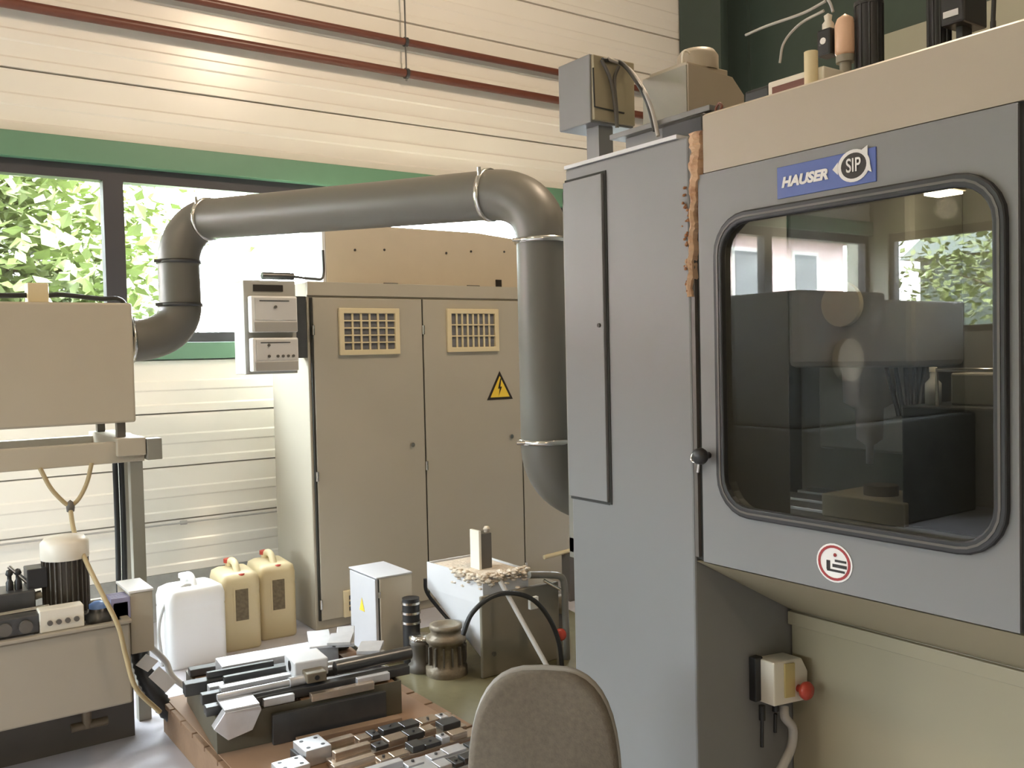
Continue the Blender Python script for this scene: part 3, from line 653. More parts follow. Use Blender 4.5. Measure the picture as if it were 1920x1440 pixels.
# air service unit
XS = 1.95
aunit = thing('air_service_unit', (XS, gx(1570, 100, XS).y, 2.192), 'pneumatic air service unit with a salmon filter bowl on the machine top', 'air filter')
yb = gx(1585, 100, XS).y
zb0, zb1 = gx(1585, 105, XS).z, gx(1585, 25, XS).z
MB().lathe((XS, yb, zb0), [(0, 0), (.020, .0), (.024, .008), (.024, (zb1 - zb0) * .72), (.018, (zb1 - zb0) * .88), (0, zb1 - zb0)], 16).build('filter_bowl', M_copper, aunit)
MB().cyl((XS, yb, 2.192), (XS, yb, zb0), .014, n=12).cyl((XS, yb, zb0 - .016), (XS, yb, zb0), .022, n=12).build('bowl_stand', M_greybeam, aunit)
ya = gx(1553, 70, XS).y
box('regulator', (XS - .02, ya - .020, zb0 + .01), (XS + .02, ya + .020, zb0 + .075), M_black, aunit, 0.006)
MB().cyl((XS - .022, ya, zb0 + .045), (XS - .018, ya, zb0 + .045), .008, n=12).build('regulator_gauge', M_white, aunit)
MB().lathe((XS, ya, zb0 + .075), [(.014, 0), (.014, .014), (.008, .022), (.010, .034), (0, .04)], 12).build('regulator_knob', M_ivory, aunit)
for a in ([(1545, 20), (1500, 45), (1470, 80), (1462, 118)], [(1548, 2), (1505, 25), (1440, 48), (1398, 66)], [(1562, 22), (1556, 5), (1540, -20), (1535, -60)]):
    MB().tube(spline([gx(x, y, XS) for x, y in a]), .0035, 6).build('air_hose', M_greycable, aunit)
# black filter cylinders
def blackcyl(px0, px1, ptop, X, label):
    y0, y1 = gx(px0, 60, X).y, gx(px1, 60, X).y; r = abs(y0 - y1) / 2; yc = (y0 + y1) / 2; z1 = gx((px0 + px1) / 2, ptop, X).z
    t = thing('black_cylinder', (X, yc, 2.192), label, 'cylinder')
    MB().cyl((X, yc, 2.192), (X, yc, z1), r, n=20).build('cylinder_barrel', M_blackpl, t)
    MB().cyl((X, yc, z1), (X, yc, z1 + .01), r * 1.06, n=20).build('cylinder_cap', M_black, t)
    for k in range(10):
        q = 2 * math.pi * k / 10
        box('cooling_rib', (X + math.cos(q) * r - .002, yc + math.sin(q) * r - .002, 2.2), (X + math.cos(q) * r + .002, yc + math.sin(q) * r + .002, z1), M_black, t)
blackcyl(1607, 1652, 12, 1.98, 'tall ribbed black cylinder beside the salmon air filter')
blackcyl(1742, 1780, -60, 2.05, 'black cylinder with a side bracket near the machine top edge')
mb_ = thing('motor_bracket', (2.05, gx(1800, 30, 2.05).y, 2.192), 'black motor block beside the second black cylinder', 'motor')
yy0, yy1 = gx(1782, 30, 2.05).y - .004, gx(1830, 30, 2.05).y
box('motor_block', (2.0, yy1, gx(1800, 40, 2.0).z), (2.1, yy0, 2.62), M_blackpl, mb_, 0.005)
box('motor_foot', (2.03, yy1 + .02, 2.192), (2.07, yy0 - .02, gx(1800, 40, 2.0).z), M_black, mb_)
box('motor_label', (1.998, yy1 + .012, gx(1800, 26, 2.0).z), (2.0, yy0 - .008, gx(1800, 14, 2.0).z), M_hopper, mb_)
tag(MB().cyl(gx(1862, 40, 2.0), gx(1866, -60, 2.0), .005, n=8).cyl((2.0, gx(1862, 40, 2.0).y, 2.19), gx(1862, 40, 2.0), .006, n=8).build('black_rod', M_black), 'thin black rod rising from the machine top', 'rod')

# ---- inside the enclosure
tb = MB().box((2.20, 0.35, 0.95), (3.0, 2.25, 1.02)).build('table_base', M_darksteel, mach, 0.006)
ti = thing('machine_table', (2.6, 1.4, 1.02), 'slotted steel work table inside the machine enclosure', 'table')
box('table_bed', (2.32, 0.55, 1.0205), (2.9, 2.15, 1.08), M_darksteel, ti, 0.004)
for k in range(4): box('table_rail', (2.34 + .145 * k, 0.56, 1.08), (2.44 + .145 * k, 2.14, 1.10), M_steel, ti, 0.002)
wp = thing('workpiece_block', (2.5, 1.75, 1.10), 'beige workpiece block clamped on the machine table', 'workpiece')
w0 = gx(1540, 905, 2.4); w1 = gx(1695, 830, 2.4)
box('workpiece', (2.4, w1.y, 1.101), (2.62, w0.y, 1.17), M_inner2, wp, 0.004)
MB().cyl((2.5, (w0.y + w1.y) / 2, 1.17), (2.5, (w0.y + w1.y) / 2, 1.20), .05, n=20).build('workpiece_boss', M_pumpgrey, wp)
sh = thing('spindle_head', (2.7, 1.75, 1.3), 'grey grinding spindle head hanging inside the machine', 'spindle')
box('head_slide', (2.85, 1.45, 1.25), (3.24, 2.10, 2.14), M_inner, sh, 0.01)
box('head_casing', (2.55, 1.55, 1.55), (2.85, 2.0, 2.12), M_inner, sh, 0.02)
MB().lathe((2.68, 1.78, 1.235), [(0, 0), (.012, 0), (.012, .06), (.04, .08), (.045, .18), (.08, .20), (.085, .32)], 20).build('quill', M_steel, sh)
MB().cyl((2.55, 1.78, 1.75), (2.53, 1.78, 1.75), .07, n=24).build('head_cap', M_inner2, sh)
cg = thing('inner_column_guard', (2.5, 1.1, 1.3), 'beige sheet guard at the near end of the enclosure', 'guard')
v0 = gx(1700, 500, 2.9); v1 = gx(1870, 380, 2.9)
MB().box((2.9, v1.y, 1.66), (3.05, min(v0.y + .05, 1.44), 2.14)).build('guard_sheet', M_inner2, cg, 0.005)
box('guard_window', (2.89, v1.y + .1, 1.70), (2.901, v0.y - .03, 1.95), M_inner, cg)
MB().prism([(2.45, 0.9, 0.951), (3.2, 0.9, 0.951), (3.2, 0.9, 1.25), (2.9, 0.9, 1.25)], (0, .06, 0)).build('guard_chute', M_inner2, cg)
box('guard_post', (2.96, v0.y - .02, 0.951), (3.0, v0.y + .02, 1.66), M_inner, cg)
wl = thing('work_lamp', (2.4, gx(1765, 360, 2.4).y, 2.0), 'small glowing work lamp under the enclosure roof', 'lamp')
q = gx(1765, 362, 2.4)
box('lamp_head', (2.37, q.y - .045, q.z + .003), (2.45, q.y + .045, q.z + .03), M_inner2, wl, 0.004)
box('lamp_glow', (2.375, q.y - .035, q.z - .004), (2.445, q.y + .035, q.z + .003), M_lampglow, wl)
MB().cyl((2.43, q.y, q.z + .03), (2.43, q.y, 2.149), .008, n=8).build('lamp_stem', M_black, wl)
lamp('work_lamp_light', 'POINT', (2.41, q.y, q.z - .04), 3.0, (1.0, 0.86, 0.66), .03)
# coolant nozzle, bottle and dresser
q = gx(1750, 745, 2.5)
bo = thing('oil_bottle', (2.5, q.y, q.z - .02), 'small white bottle standing inside the machine', 'bottle')
MB().lathe((2.5, q.y, q.z - .02), [(0, 0), (.022, 0), (.022, .06), (.009, .075), (.009, .09), (0, .092)], 16).build('bottle_body', M_white, bo)
MB().lathe((2.5, q.y, q.z + .072), [(.011, 0), (.011, .014), (0, .015)], 12).build('bottle_cap', M_ivory, bo)
dr = thing('dresser_unit', (2.6, q.y - .1, 1.1), 'steel dressing unit on the near end of the machine table', 'dresser')
zz0 = q.z - .0205
box('dresser_base', (2.42, q.y - .28, 1.101), (2.72, q.y + .05, zz0), M_darksteel, dr, 0.006)
MB().tube([(2.45, q.y - .04, zz0), (2.45, q.y - .04, zz0 + .10), (2.45, q.y - .26, zz0 + .10), (2.45, q.y - .26, zz0)], .006, 8).build('dresser_rail', M_chrome, dr)
box('dresser_cover', (2.5, q.y - .25, zz0), (2.68, q.y - .05, zz0 + .09), M_inner, dr, 0.006)
hb_ = thing('coolant_hose_bundle', (2.65, 1.4, 1.5), 'bundle of black coolant hoses inside the machine', 'hose')
for k in range(5):
    a = gx(1690 + 12 * k, 500, 2.75); b = gx(1685 + 9 * k, 780, 2.6)
    MB().tube(spline([a, (a + b) / 2 + Vector((.03 * (k - 2), .02, 0)), b]), .007, 6).build('hose', M_black, hb_)

# ------------------------------------------------------------------ hydraulic tank at the left
tk = thing('hydraulic_tank', (0.3, 4.3, 0), 'beige hydraulic tank with motor and valves on top', 'tank')
TY, TX = 3.9, 0.858
MB().box((-0.45, TY, 0.25), (TX, TY + .44, 0.575)).build('tank_body', M_hyd, tk, 0.008)
MB().ring([(-0.46, TY - .012, .575), (TX + .006, TY - .012, .575), (TX + .006, TY + .45, .575), (-0.46, TY + .45, .575)], [(-0.43, TY + .02, .575), (TX - .025, TY + .02, .575), (TX - .025, TY + .42, .575), (-0.43, TY + .42, .575)], (0, 0, .014)).build('tank_rim', M_hyd, tk, 0.003)
box('tank_base', (-0.40, TY + .30, 0), (TX + .07, TY + .40, .25), M_motor, tk)
box('tank_base', (-0.40, TY + .06, 0), (-0.34, TY + .36, .25), M_motor, tk)
MB().cyl((0.72, TY + .20, .12), (0.72, TY + .20, .25), .02, n=10).cyl((0.66, TY + .2, .13), (0.80, TY + .2, .13), .018, n=10).build('drain_valve', M_pumpgrey, tk)
# electric motor, vertical, finned
mo = thing('pump_motor', (0.5, TY + .25, .576), 'vertical finned electric motor with pale cap on the hydraulic tank', 'motor')
mz = gy(125, 1130, TY + .22)
mx_, my_ = mz.x, TY + .22
zt1, zf1 = gy(125, 1005, my_).z, gy(125, 1045, my_).z
r_ = (gy(172, 1020, my_).x - gy(80, 1020, my_).x) / 2
MB().lathe((mx_, my_, zf1), [(r_ * .98, 0), (r_, .01), (r_, (zt1 - zf1) * .75), (r_ * .8, zt1 - zf1), (0, zt1 - zf1 + .003)], 24).build('fan_cowl', M_ivory, mo)
MB().cyl((mx_, my_, .60), (mx_, my_, zf1), r_ * .82, n=24).build('motor_body', M_motor, mo)
for k in range(26):
    q = 2 * math.pi * k / 26; c, s_ = math.cos(q), math.sin(q)
    MB().obox((mx_ + c * r_ * .88, my_ + s_ * r_ * .88, (.61 + zf1) / 2), (c * r_ * .09, s_ * r_ * .09, 0), (-s_ * .002, c * .002, 0), (0, 0, (zf1 - .61) / 2 - .002)).build('cooling_fin', M_motor, mo)
MB().cyl((mx_, my_, .5765), (mx_, my_, .60), r_ * 1.0, n=24).build('motor_flange', M_motor, mo)
box('terminal_box', (mx_ - r_ - .055, my_ - .05, zf1 - .10), (mx_ - r_ * .8, my_ + .05, zf1 - .02), M_blackpl, mo, 0.004)
# valve blocks
vb_ = thing('valve_manifold', (0.30, TY + .15, .576), 'black hydraulic valve manifold with levers on the tank', 'valve block')
a0 = gy(5, 1125, TY + .2); a1 = gy(62, 1100, TY + .2)
box('manifold_block', (a0.x - .2, TY + .14, .577), (a1.x, TY + .30, a1.z), M_darksteel, vb_, 0.006)
for px_ in (18, 34):
    b_ = gy(px_, 1095, TY + .2)
    MB().lathe((b_.x, TY + .2, a1.z), [(.014, 0), (.014, .03), (.008, .04), (.008, .055), (.014, .062), (.010, .078), (0, .082)], 12).build('valve_stem', M_black, vb_)
MB().cyl(gy(16, 1062, TY + .2), gy(52, 1092, TY + .2), .008, n=8).build('valve_lever', M_chrome, vb_)
MB().cyl((a0.x - .2, TY + .10, .66), (a1.x + .04, TY + .10, .668), .011, n=10).build('pressure_pipe', M_chrome, vb_)
MB().cyl((a1.x, TY + .22, .69), (mx_ - r_, TY + .22, .695), .016, n=10).build('pressure_pipe', M_ivory, vb_)
vs = thing('solenoid_valve_bank', (0.28, TY + .06, .576), 'dark solenoid valve bank at the left end of the tank', 'valve block')
s1 = gy(72, 1140, TY + .05)
box('solenoid_body', (s1.x - .42, TY + .022, .59), (s1.x, TY + .085, .665), M_darksteel, vs, 0.006)
for k in range(5): MB().cyl((s1.x - .05 - .07 * k, TY + .022, .625), (s1.x - .05 - .07 * k, TY + .006, .625), .024, n=14).build('solenoid_coil', M_motor, vs)
box('solenoid_foot', (s1.x - .40, TY + .03, .576), (s1.x - .02, TY + .08, .59), M_steel, vs)
pb = thing('pressure_switch_box', (0.45, TY + .05, .576), 'ivory switch box with four dark plugs on the tank rim', 'switch box')
p0, p1 = gy(75, 1175, TY + .01), gy(158, 1150, TY + .01)
box('switch_housing', (p0.x, TY + .012, .5895), (p1.x, TY + .085, gy(116, 1140, TY + .01).z), M_ivory, pb, 0.004)
for k in range(4):
    xx = p0.x + (p1.x - p0.x) * (.22 + .2 * k); MB().cyl((xx, TY + .012, .625), (xx, TY + .002, .625), .010, n=10).build('plug', M_motor, pb)
fl = thing('blue_filter_cap', (0.63, TY + .1, .576), 'small blue filler cap with fittings on the tank', 'filler cap')
f0 = gy(185, 1150, TY + .1)
MB().lathe((f0.x, TY + .1, .577), [(.05, 0), (.05, .03), (.036, .04), (.036, .055), (0, .06)], 16).build('cap_base', M_darksteel, fl)
MB().lathe((f0.x, TY + .1, .617), [(.036, 0), (.036, .03), (.02, .04), (0, .041)], 16).build('cap_top', M_blue, fl)
vc = thing('violet_solenoid', (0.72, TY + .12, .576), 'violet-grey finned solenoid beside the blue filler cap', 'solenoid')
v_ = gy(222, 1125, TY + .12)
for k in range(5): box('coil_fin', (v_.x - .04, TY + .07 + .022 * k, .577), (v_.x + .035, TY + .083 + .022 * k, v_.z + .02), M_purple, vc, 0.002)
box('coil_core', (v_.x - .03, TY + .07, .577), (v_.x + .025, TY + .175, v_.z), M_darksteel, vc)
# ivory electric box standing behind the tank corner
bx = thing('ivory_terminal_box', (0.915, 4.08, 0), 'upright ivory terminal box beside the tank corner', 'terminal box')
box('box_body', (0.877, 3.98, 0.42), (0.968, 4.2, 0.672), M_tank, bx, 0.004)
box('box_lid', (0.873, 3.976, 0.672), (0.972, 4.205, 0.682), M_white, bx, 0.002)
box('box_bracket', (0.8585, 4.02, 0.45), (0.877, 4.16, 0.56), M_motor, bx)
# black ribbed hose curving down between tank and canisters
bh = thing('ribbed_hose', (1.1, 4.15, 0), 'thick black ribbed hose curving down beside the tank with pale plates', 'hose')
hp = spline([gy(258, 1185, 4.22), gy(264, 1240, 4.2), gy(285, 1290, 4.15), gy(318, 1335, 4.12), (1.17, 4.1, .03)], 10)
hr = [0.034 + (.005 if k % 2 else 0) for k in range(len(hp))]
MB().tube(hp, hr, 14).build('hose_body', M_black, bh)
MB().tube(spline([gy(262, 1190, 4.4), gy(285, 1215, 4.4), gy(310, 1240, 4.4), gy(330, 1275, 4.35), (1.3, 4.3, .02)], 8), .014, 8).build('thin_hose', M_greycable, bh)
for (a, b) in (((263, 1236), (288, 1250)), ((287, 1258), (322, 1290))):
    p_ = gy((a[0] + b[0]) / 2, (a[1] + b[1]) / 2, 4.07)
    u_ = (gy(*b, 4.07) - gy(*a, 4.07)) * .45
    MB().obox(p_, u_, (0.02, -.01, .022), (0, .004, 0)).build('pale_plate', M_white, bh)
# canister hose loop behind
tag(MB().tube(spline([gy(368, 1100, 5.0), gy(345, 1098, 5.0), gy(312, 1130, 5.0), gy(298, 1180, 5.0), gy(305, 1240, 5.0), (1.25, 5.0, .02)]), .008, 8).build('grey_suction_hose', M_greycable), 'thin grey hose looping from the white canister to the floor', 'hose')

# ------------------------------------------------------------------ canisters
def canister(cx, cy, wx, wy, h, m, label, labelled, rot, capcol):
    t = thing('canister', (0, 0, 0), label, 'canister', 'plastic canisters by the wall')
    b = MB()
    rings = [(0, .96), (.012, 1.0), (.30, 1.0), (.31, .985), (.32, 1.0), (h * .80, 1.0), (h * .88, .93), (h * .915, .72)]
    vs = []; n = 0
    for z, s in rings:
        o = rrect(-wx / 2 * s, wx / 2 * s, -wy / 2 * s, wy / 2 * s, min(wx, wy) * .16 * s, 4); n = len(o); vs += [(x, y, z) for x, y in o]
    fs = [(i * n + k, i * n + (k + 1) % n, (i + 1) * n + (k + 1) % n, (i + 1) * n + k) for i in range(len(rings) - 1) for k in range(n)]
    fs += [tuple(range(n - 1, -1, -1)), tuple(range((len(rings) - 1) * n, len(rings) * n))]
    b.add(vs, fs, True).build('canister_body', m, t)
    # carrying handle, running along y over the shoulder
    MB().tube(spline([(0, wy * .30, h * .88), (0, wy * .22, h * .985), (0, -wy * .08, h * .99), (0, -wy * .32, h * .86)], 6), .020, 10).build('handle', m, t)
    MB().cyl((0, wy * .34, h * .88), (0, wy * .34, h * .965), .024, n=16).cyl((0, wy * .34, h * .965), (0, wy * .34, h * .975), .03, n=16).build('neck', m, t)
    MB().cyl((0, wy * .34, h * .955), (0, wy * .34, h * 1.0), .033, n=16).build('screw_cap', capcol, t)
    if labelled:
        lb = box('label_frame', (-wx * .2, -wy / 2 - .002, h * .33), (wx * .22, -wy / 2 + .004, h * .76), m, t)
        box('printed_label', (-wx * .15, -wy / 2 - .0035, h * .36), (wx * .17, -wy / 2 - .0015, h * .73), M_label, lb)
        MB().lathe((wx * .05, -wy * .40, h * .875), [(.018, 0), (.018, .012), (0, .014)], 12).build('vent_cap', M_red, t)
    t.location = (cx, cy, 0); t.rotation_euler = (0, 0, rot)
    return t
canister(1.425, 5.06, 0.31, 0.24, 0.46, M_canw, 'white unlabelled canister nearest the hydraulic tank', False, 0.05, M_canw)
canister(1.712, 5.20, 0.22, 0.30, 0.47, M_can, 'yellowish canister with printed label beside the white canister', True, -0.08, M_red)
canister(1.955, 5.28, 0.22, 0.30, 0.47, M_can, 'yellowish canister with printed label against the electrical cabinet', True, -0.08, M_red)

# ------------------------------------------------------------------ pallet with steel tray and bars
pa = thing('wooden_pallet', (1.5, 3.4, 0), 'wooden pallet on the floor carrying steel parts', 'pallet')
for k in range(11):
    y = 2.45 + .157 * k; box('plank', (1.03, y, .122), (1.95, y + .145, .144), M_wood, pa, 0.003)
for x in (1.04, 1.44, 1.84):
    box('stringer', (x, 2.45, .022), (x + .10, 4.165, .122), M_wood, pa)
    box('runner', (x, 2.45, 0), (x + .10, 4.165, .022), M_wood, pa)
hb = box('hardboard_sheet', (1.05, 2.5, .1445), (1.90, 4.14, .149), M_card)
tag(hb, 'brown hardboard sheet laid on the pallet under the steel parts', 'board')
# tray, turned a little
TA = math.radians(-6); tu = Vector((math.cos(TA), math.sin(TA), 0)); tv = Vector((-math.sin(TA), math.cos(TA), 0)); tw = Vector((0, 0, 1))
T0 = Vector((1.045, 3.43, .150))
def T(u, v, z): return T0 + tu * u + tv * v + tw * z
def tbox(mb, u0, u1, v0, v1, z0, z1, ang=0.0):
    c = T((u0 + u1) / 2, (v0 + v1) / 2, (z0 + z1) / 2); r = Matrix.Rotation(ang, 3, 'Z')
    return mb.obox(c, r @ (tu * (u1 - u0) / 2), r @ (tv * (v1 - v0) / 2), tw * (z1 - z0) / 2)
TL, TW, TH = 0.74, 0.62, 0.135
ty = thing('steel_parts_tray', T(TL / 2, TW / 2, 0), 'dark sheet steel tray heaped with bars on the pallet', 'tray')
tbox(MB(), 0, TL, 0, TW, 0, .006).build('tray_bottom', M_tray, ty)
tbox(MB(), 0, TL, 0, .006, .006, TH).build('tray_side', M_tray, ty)
tbox(MB(), 0, TL, TW - .006, TW, .006, TH).build('tray_side', M_tray, ty)
tbox(MB(), 0, .006, .006, TW - .006, .006, TH).build('tray_side', M_tray, ty)
tbox(MB(), TL - .006, TL, .006, TW - .006, .006, TH).build('tray_side', M_tray, ty)
for k in range(3): tbox(MB(), .02 + .31 * k, .10 + .31 * k, .007, TW - .007, .0065, TH - .006).build('tray_packing_block', M_wood, ty)
BARS = [
 ('square_bar', (-.03, .80, .04, .085, TH, TH + .035), M_darksteel, 'longest dark square bar along the near side of the tray', 0.02),
 ('flat_bar', (.04, .74, .10, .15, TH, TH + .022), M_steel, 'bright flat bar second from the near side of the tray', -0.01),
 ('flat_bar', (-.02, .55, .165, .205, TH, TH + .04), M_darksteel, 'dark upright flat bar in the middle of the tray', 0.015),
 ('square_bar', (.02, .70, .225, .27, TH, TH + .045), M_steel, 'bright square bar in the middle of the tray', 0.0),
 ('flat_bar', (-.06, .40, .29, .345, TH, TH + .05), M_darksteel, 'dark bar sticking out at the left end of the tray', 0.0),
 ('guide_rail', (.10, .60, .37, .50, TH, TH + .07), M_steel, 'wide bright guide rail at the back of the tray', 0.0),
 ('flat_bar', (.0, .70, .52, .57, TH, TH + .03), M_darksteel, 'dark flat bar along the far edge of the tray', 0.0),
 ('ground_plate', (.62, .70, .32, .58, TH + .071, TH + .09), M_steel, 'bright ground plate lying across the far right bars', -0.35),
 ('ground_plate', (.50, .60, .36, .60, TH + .071, TH + .085), M_steel, 'second bright ground plate near the tray back', -0.25),
]
for nm, (a, b, c, d, e, f), m, lab, an in BARS:
    o = tbox(MB(), a, b, c, d, e, f, an).build(nm, m, None, 0.003); tag(o, lab, 'steel bar', 'steel bars in the tray')
EXTRA = [
 ('flat_bar', (.05, .33, .155, .19, TH + .041, TH + .058), M_steel, 'short bright flat bar lying on the middle bars of the tray', .03),
 ('flat_bar', (.48, .72, .17, .20, TH, TH + .05), M_steel, 'short bright upright bar right of the clamping carriage', -.04),
 ('flat_bar', (.50, .76, .215, .235, TH + .046, TH + .06), M_steel, 'thin bright strip lying over the right end of the bars', .05),
 ('flat_bar', (.03, .30, .31, .33, TH + .051, TH + .075), M_darksteel, 'short dark bar on top of the left bars', .0),
 ('square_bar', (.08, .36, .235, .26, TH + .046, TH + .07), M_darksteel, 'short dark square bar beside the clamping carriage', .01),
 ('ground_plate', (.56, .66, .30, .44, TH + .091, TH + .105), M_steel, 'topmost bright ground plate at the right of the tray', -.45),
 ('ground_plate', (.66, .76, .20, .34, TH + .061, TH + .078), M_steel, 'bright ground plate above the thick round bar', -.5),
]
for nm, (a, b, c, d, e, f), m, lab, an in EXTRA:
    tag(tbox(MB(), a, b, c, d, e, f, an).build(nm, m, None, 0.002), lab, 'steel bar', 'steel bars in the tray')
rb = MB().cyl(T(.50, .12, TH + .06), T(.84, .14, TH + .06), .028, n=18); tag(rb.build('round_bar', M_darksteel), 'thick dark round bar at the right end of the tray', 'steel bar', 'steel bars in the tray')
sp = MB().cyl(T(.02, .075, TH + .052), T(.30, .085, TH + .052), .013, n=14).cyl(T(.30, .085, TH + .052), T(.36, .088, TH + .052), .02, n=14); tag(sp.build('stepped_shaft', M_steel), 'bright stepped shaft lying on the near bars of the tray', 'shaft', 'steel bars in the tray')
ab = thing('angle_block', T(.08, -.05, .1), 'bright steel angle block hanging over the near left tray edge', 'steel block')
MB().prism([T(.02, -.06, TH + .036), T(.15, -.06, TH + .036), T(.155, -.055, TH + .02), T(.12, -.055, TH - .05), T(.03, -.055, TH - .07), T(-.02, -.055, TH - .02)], tv * .05).build('block_face', M_steel, ab, 0.002)
tbox(MB(), .02, .15, -.05, .07, TH + .0365, TH + .044).build('block_top', M_steel, ab, 0.002)
cbk = thing('clamp_carriage', T(.42, .2, TH), 'grey clamping carriage block with a round bore on the tray bars', 'steel block')
tbox(MB(), .33, .47, .11, .26, TH + .046, TH + .115).build('carriage_block', M_hopper, cbk, 0.006)
tbox(MB(), .36, .44, .04, .111, TH + .046, TH + .085).build('carriage_step', M_pumpgrey, cbk, 0.004)
MB().cyl(T(.329, .18, TH + .085), T(.335, .18, TH + .085), .022, n=16).build('carriage_bore', M_black, cbk)
MB().cyl(T(.40, .039, TH + .065), T(.40, .045, TH + .065), .010, n=12).build('carriage_screw_hole', M_black, cbk)
for k, (a, b, c, d, z) in enumerate([(.18, .30, .01, .035, TH + .03), (.36, .62, -.012, .02, TH + .02), (.56, .70, .02, .05, TH + .034)]):
    tag(tbox(MB(), a, b, c, d, z - .03, z).build('small_bar', M_warmsteel if k == 1 else M_steel, None, 0.002),
        ['short bright bar on the near tray rim beside the angle block', 'tan flat bar along the near tray rim', 'short bright bar at the right of the near tray rim'][k], 'steel bar', 'steel bars in the tray')
tag(tbox(MB(), .20, .66, -.035, -.013, .0, .115).build('support_plate', M_darksteel, None, 0.002), 'dark plate leaning upright against the tray front', 'steel plate')
tag(tbox(MB(), .28, .70, -.10, -.055, .0, .022).build('wooden_batten', M_wood, None, 0.002), 'brown wooden batten lying before the tray', 'batten')
# stepped clamping bars in the foreground
FG = [(1.30, 3.16, .60, 'farthest stepped clamping bar with painted warm reflection before the tray'), (1.33, 3.06, .56, 'second farthest stepped clamping bar before the tray'), (1.28, 2.96, .62, 'middle stepped clamping bar before the tray'),
      (1.36, 2.86, .54, 'second nearest stepped clamping bar'), (1.34, 2.76, .56, 'nearest stepped clamping bar at the picture edge')]
for k, (x, y, L, lab) in enumerate(FG):
    t = thing('clamping_bar', (x + L / 2, y, .149), lab, 'clamping bar', 'stepped clamping bars on the pallet')
    m = M_warmsteel if k < 3 else M_steel
    MB().box((x, y - .034, .1495), (x + L, y + .034, .175)).build('bar_base', m, t, 0.002)
    MB().box((x + .02, y - .006, .1752), (x + L * .29, y + .026, .20)).build('bar_ridge', m, t, 0.002)
    rk = random.Random(20 + k); xa = x + L * .30
    while xa < x + L - .05:
        ln = rk.choice((.035, .05, .065, .08)); hh_ = rk.choice((.006, .012, .02)); mm = rk.choice((m, m, M_steel, M_darksteel))
        MB().box((xa, y - .030, .1752), (min(xa + ln, x + L), y + rk.choice((.030, .018)), .178 + hh_)).build('raised_block', mm, t, 0.002)
        if rk.random() < .5: MB().cyl((xa + ln * .5, y - .004, .1785 + hh_), (xa + ln * .5, y - .004, .184 + hh_), .006, n=8).build('screw_head', M_darksteel, t)
        xa += ln + rk.choice((.004, .012, .03))
for nm, lab, (px0, py0), sx, sy_, h0 in (('jaw_block', 'bright jaw block with four screw holes at the left of the clamping bars', (585, 1392), .10, .12, .06), ('jaw_block', 'bright stepped jaw block at the lower picture edge', (545, 1430), .11, .09, .045)):
    c = gz(px0, py0, .15 + h0)
    t = thing(nm, (c.x, c.y, .149), lab, 'steel block', 'jaw blocks on the pallet')
    MB().box((c.x - sx / 2, c.y - sy_ / 2, .1495), (c.x + sx / 2, c.y + sy_ / 2, .149 + h0)).build('jaw_body', M_steel, t, 0.003)
    MB().box((c.x - sx / 2 - .012, c.y - sy_ / 2, .1495), (c.x - sx / 2, c.y + sy_ / 2, .149 + h0 * .55)).build('jaw_step', M_darksteel, t, 0.002)
    for i in (-1, 1):
        for j in (-1, 1): MB().cyl((c.x + i * sx * .28, c.y + j * sy_ * .28, .149 + h0), (c.x + i * sx * .28, c.y + j * sy_ * .28, .1498 + h0), .008, n=10).build('screw_hole', M_black, t)

# ------------------------------------------------------------------ coolant station
dtp = thing('drip_tray', (2.9, 3.9, 0), 'oily olive sheet metal drip tray under the coolant pumps', 'tray')
poly = [gz(690, 1212, .03), gz(800, 1345, .03), gz(1000, 1420, .03), Vector((3.3, 3.1, .03)), Vector((3.6, 4.7, .03)), Vector((2.4, 4.72, .03))]
for p_ in poly: p_.z = .012
MB().prism(poly, (0, 0, .008)).build('tray_sheet', M_olive, dtp)
for k in range(2):
    a, b = poly[k] + Vector((0, 0, .008)), poly[k + 1] + Vector((0, 0, .008)); dd = (b - a).normalized() ; nn = Vector((-dd.y, dd.x, 0)) * .006
    MB().prism([a - nn, b - nn, b + nn, a + nn], (0, 0, .025)).build('tray_lip', M_olive, dtp)
MB().box((2.2, 3.9, 0), (3.2, 4.4, .0119)).build('tray_skid', M_darksteel, dtp)
# small switch cabinet
SC = thing('small_switch_cabinet', (2.32, 4.42, .02), 'small beige switch cabinet with daylight-toned side and lid standing on the drip tray', 'cabinet')
s0 = gy(712, 1085, 4.3); s2 = gy(772, 1072, 4.3)
zs = s0.z
MB().box((s0.x, 4.3, .0205), (s2.x, 4.62, zs)).build('cabinet_casing', M_tank, SC, 0.004)
box('side_door', (s0.x - .022, 4.312, .03), (s0.x - .004, 4.615, zs - .006), M_daylit, SC, 0.003)
box('door_gap', (s0.x - .006, 4.308, .03), (s0.x + .001, 4.612, zs - .01), M_cabdark, SC)
box('cabinet_lid', (s0.x - .022, 4.296, zs), (s2.x + .002, 4.625, zs + .008), M_daylit, SC, 0.002)
for z in (.10, zs - .10): box('hinge', (s0.x - .012, 4.296, z), (s0.x + .002, 4.304, z + .03), M_chrome, SC)
MB().prism([(s0.x - .0228, 4.44, zs - .20), (s0.x - .0228, 4.50, zs - .20), (s0.x - .0228, 4.47, zs - .13)], (-.001, 0, 0)).build('warning_sticker', M_yellow, SC)
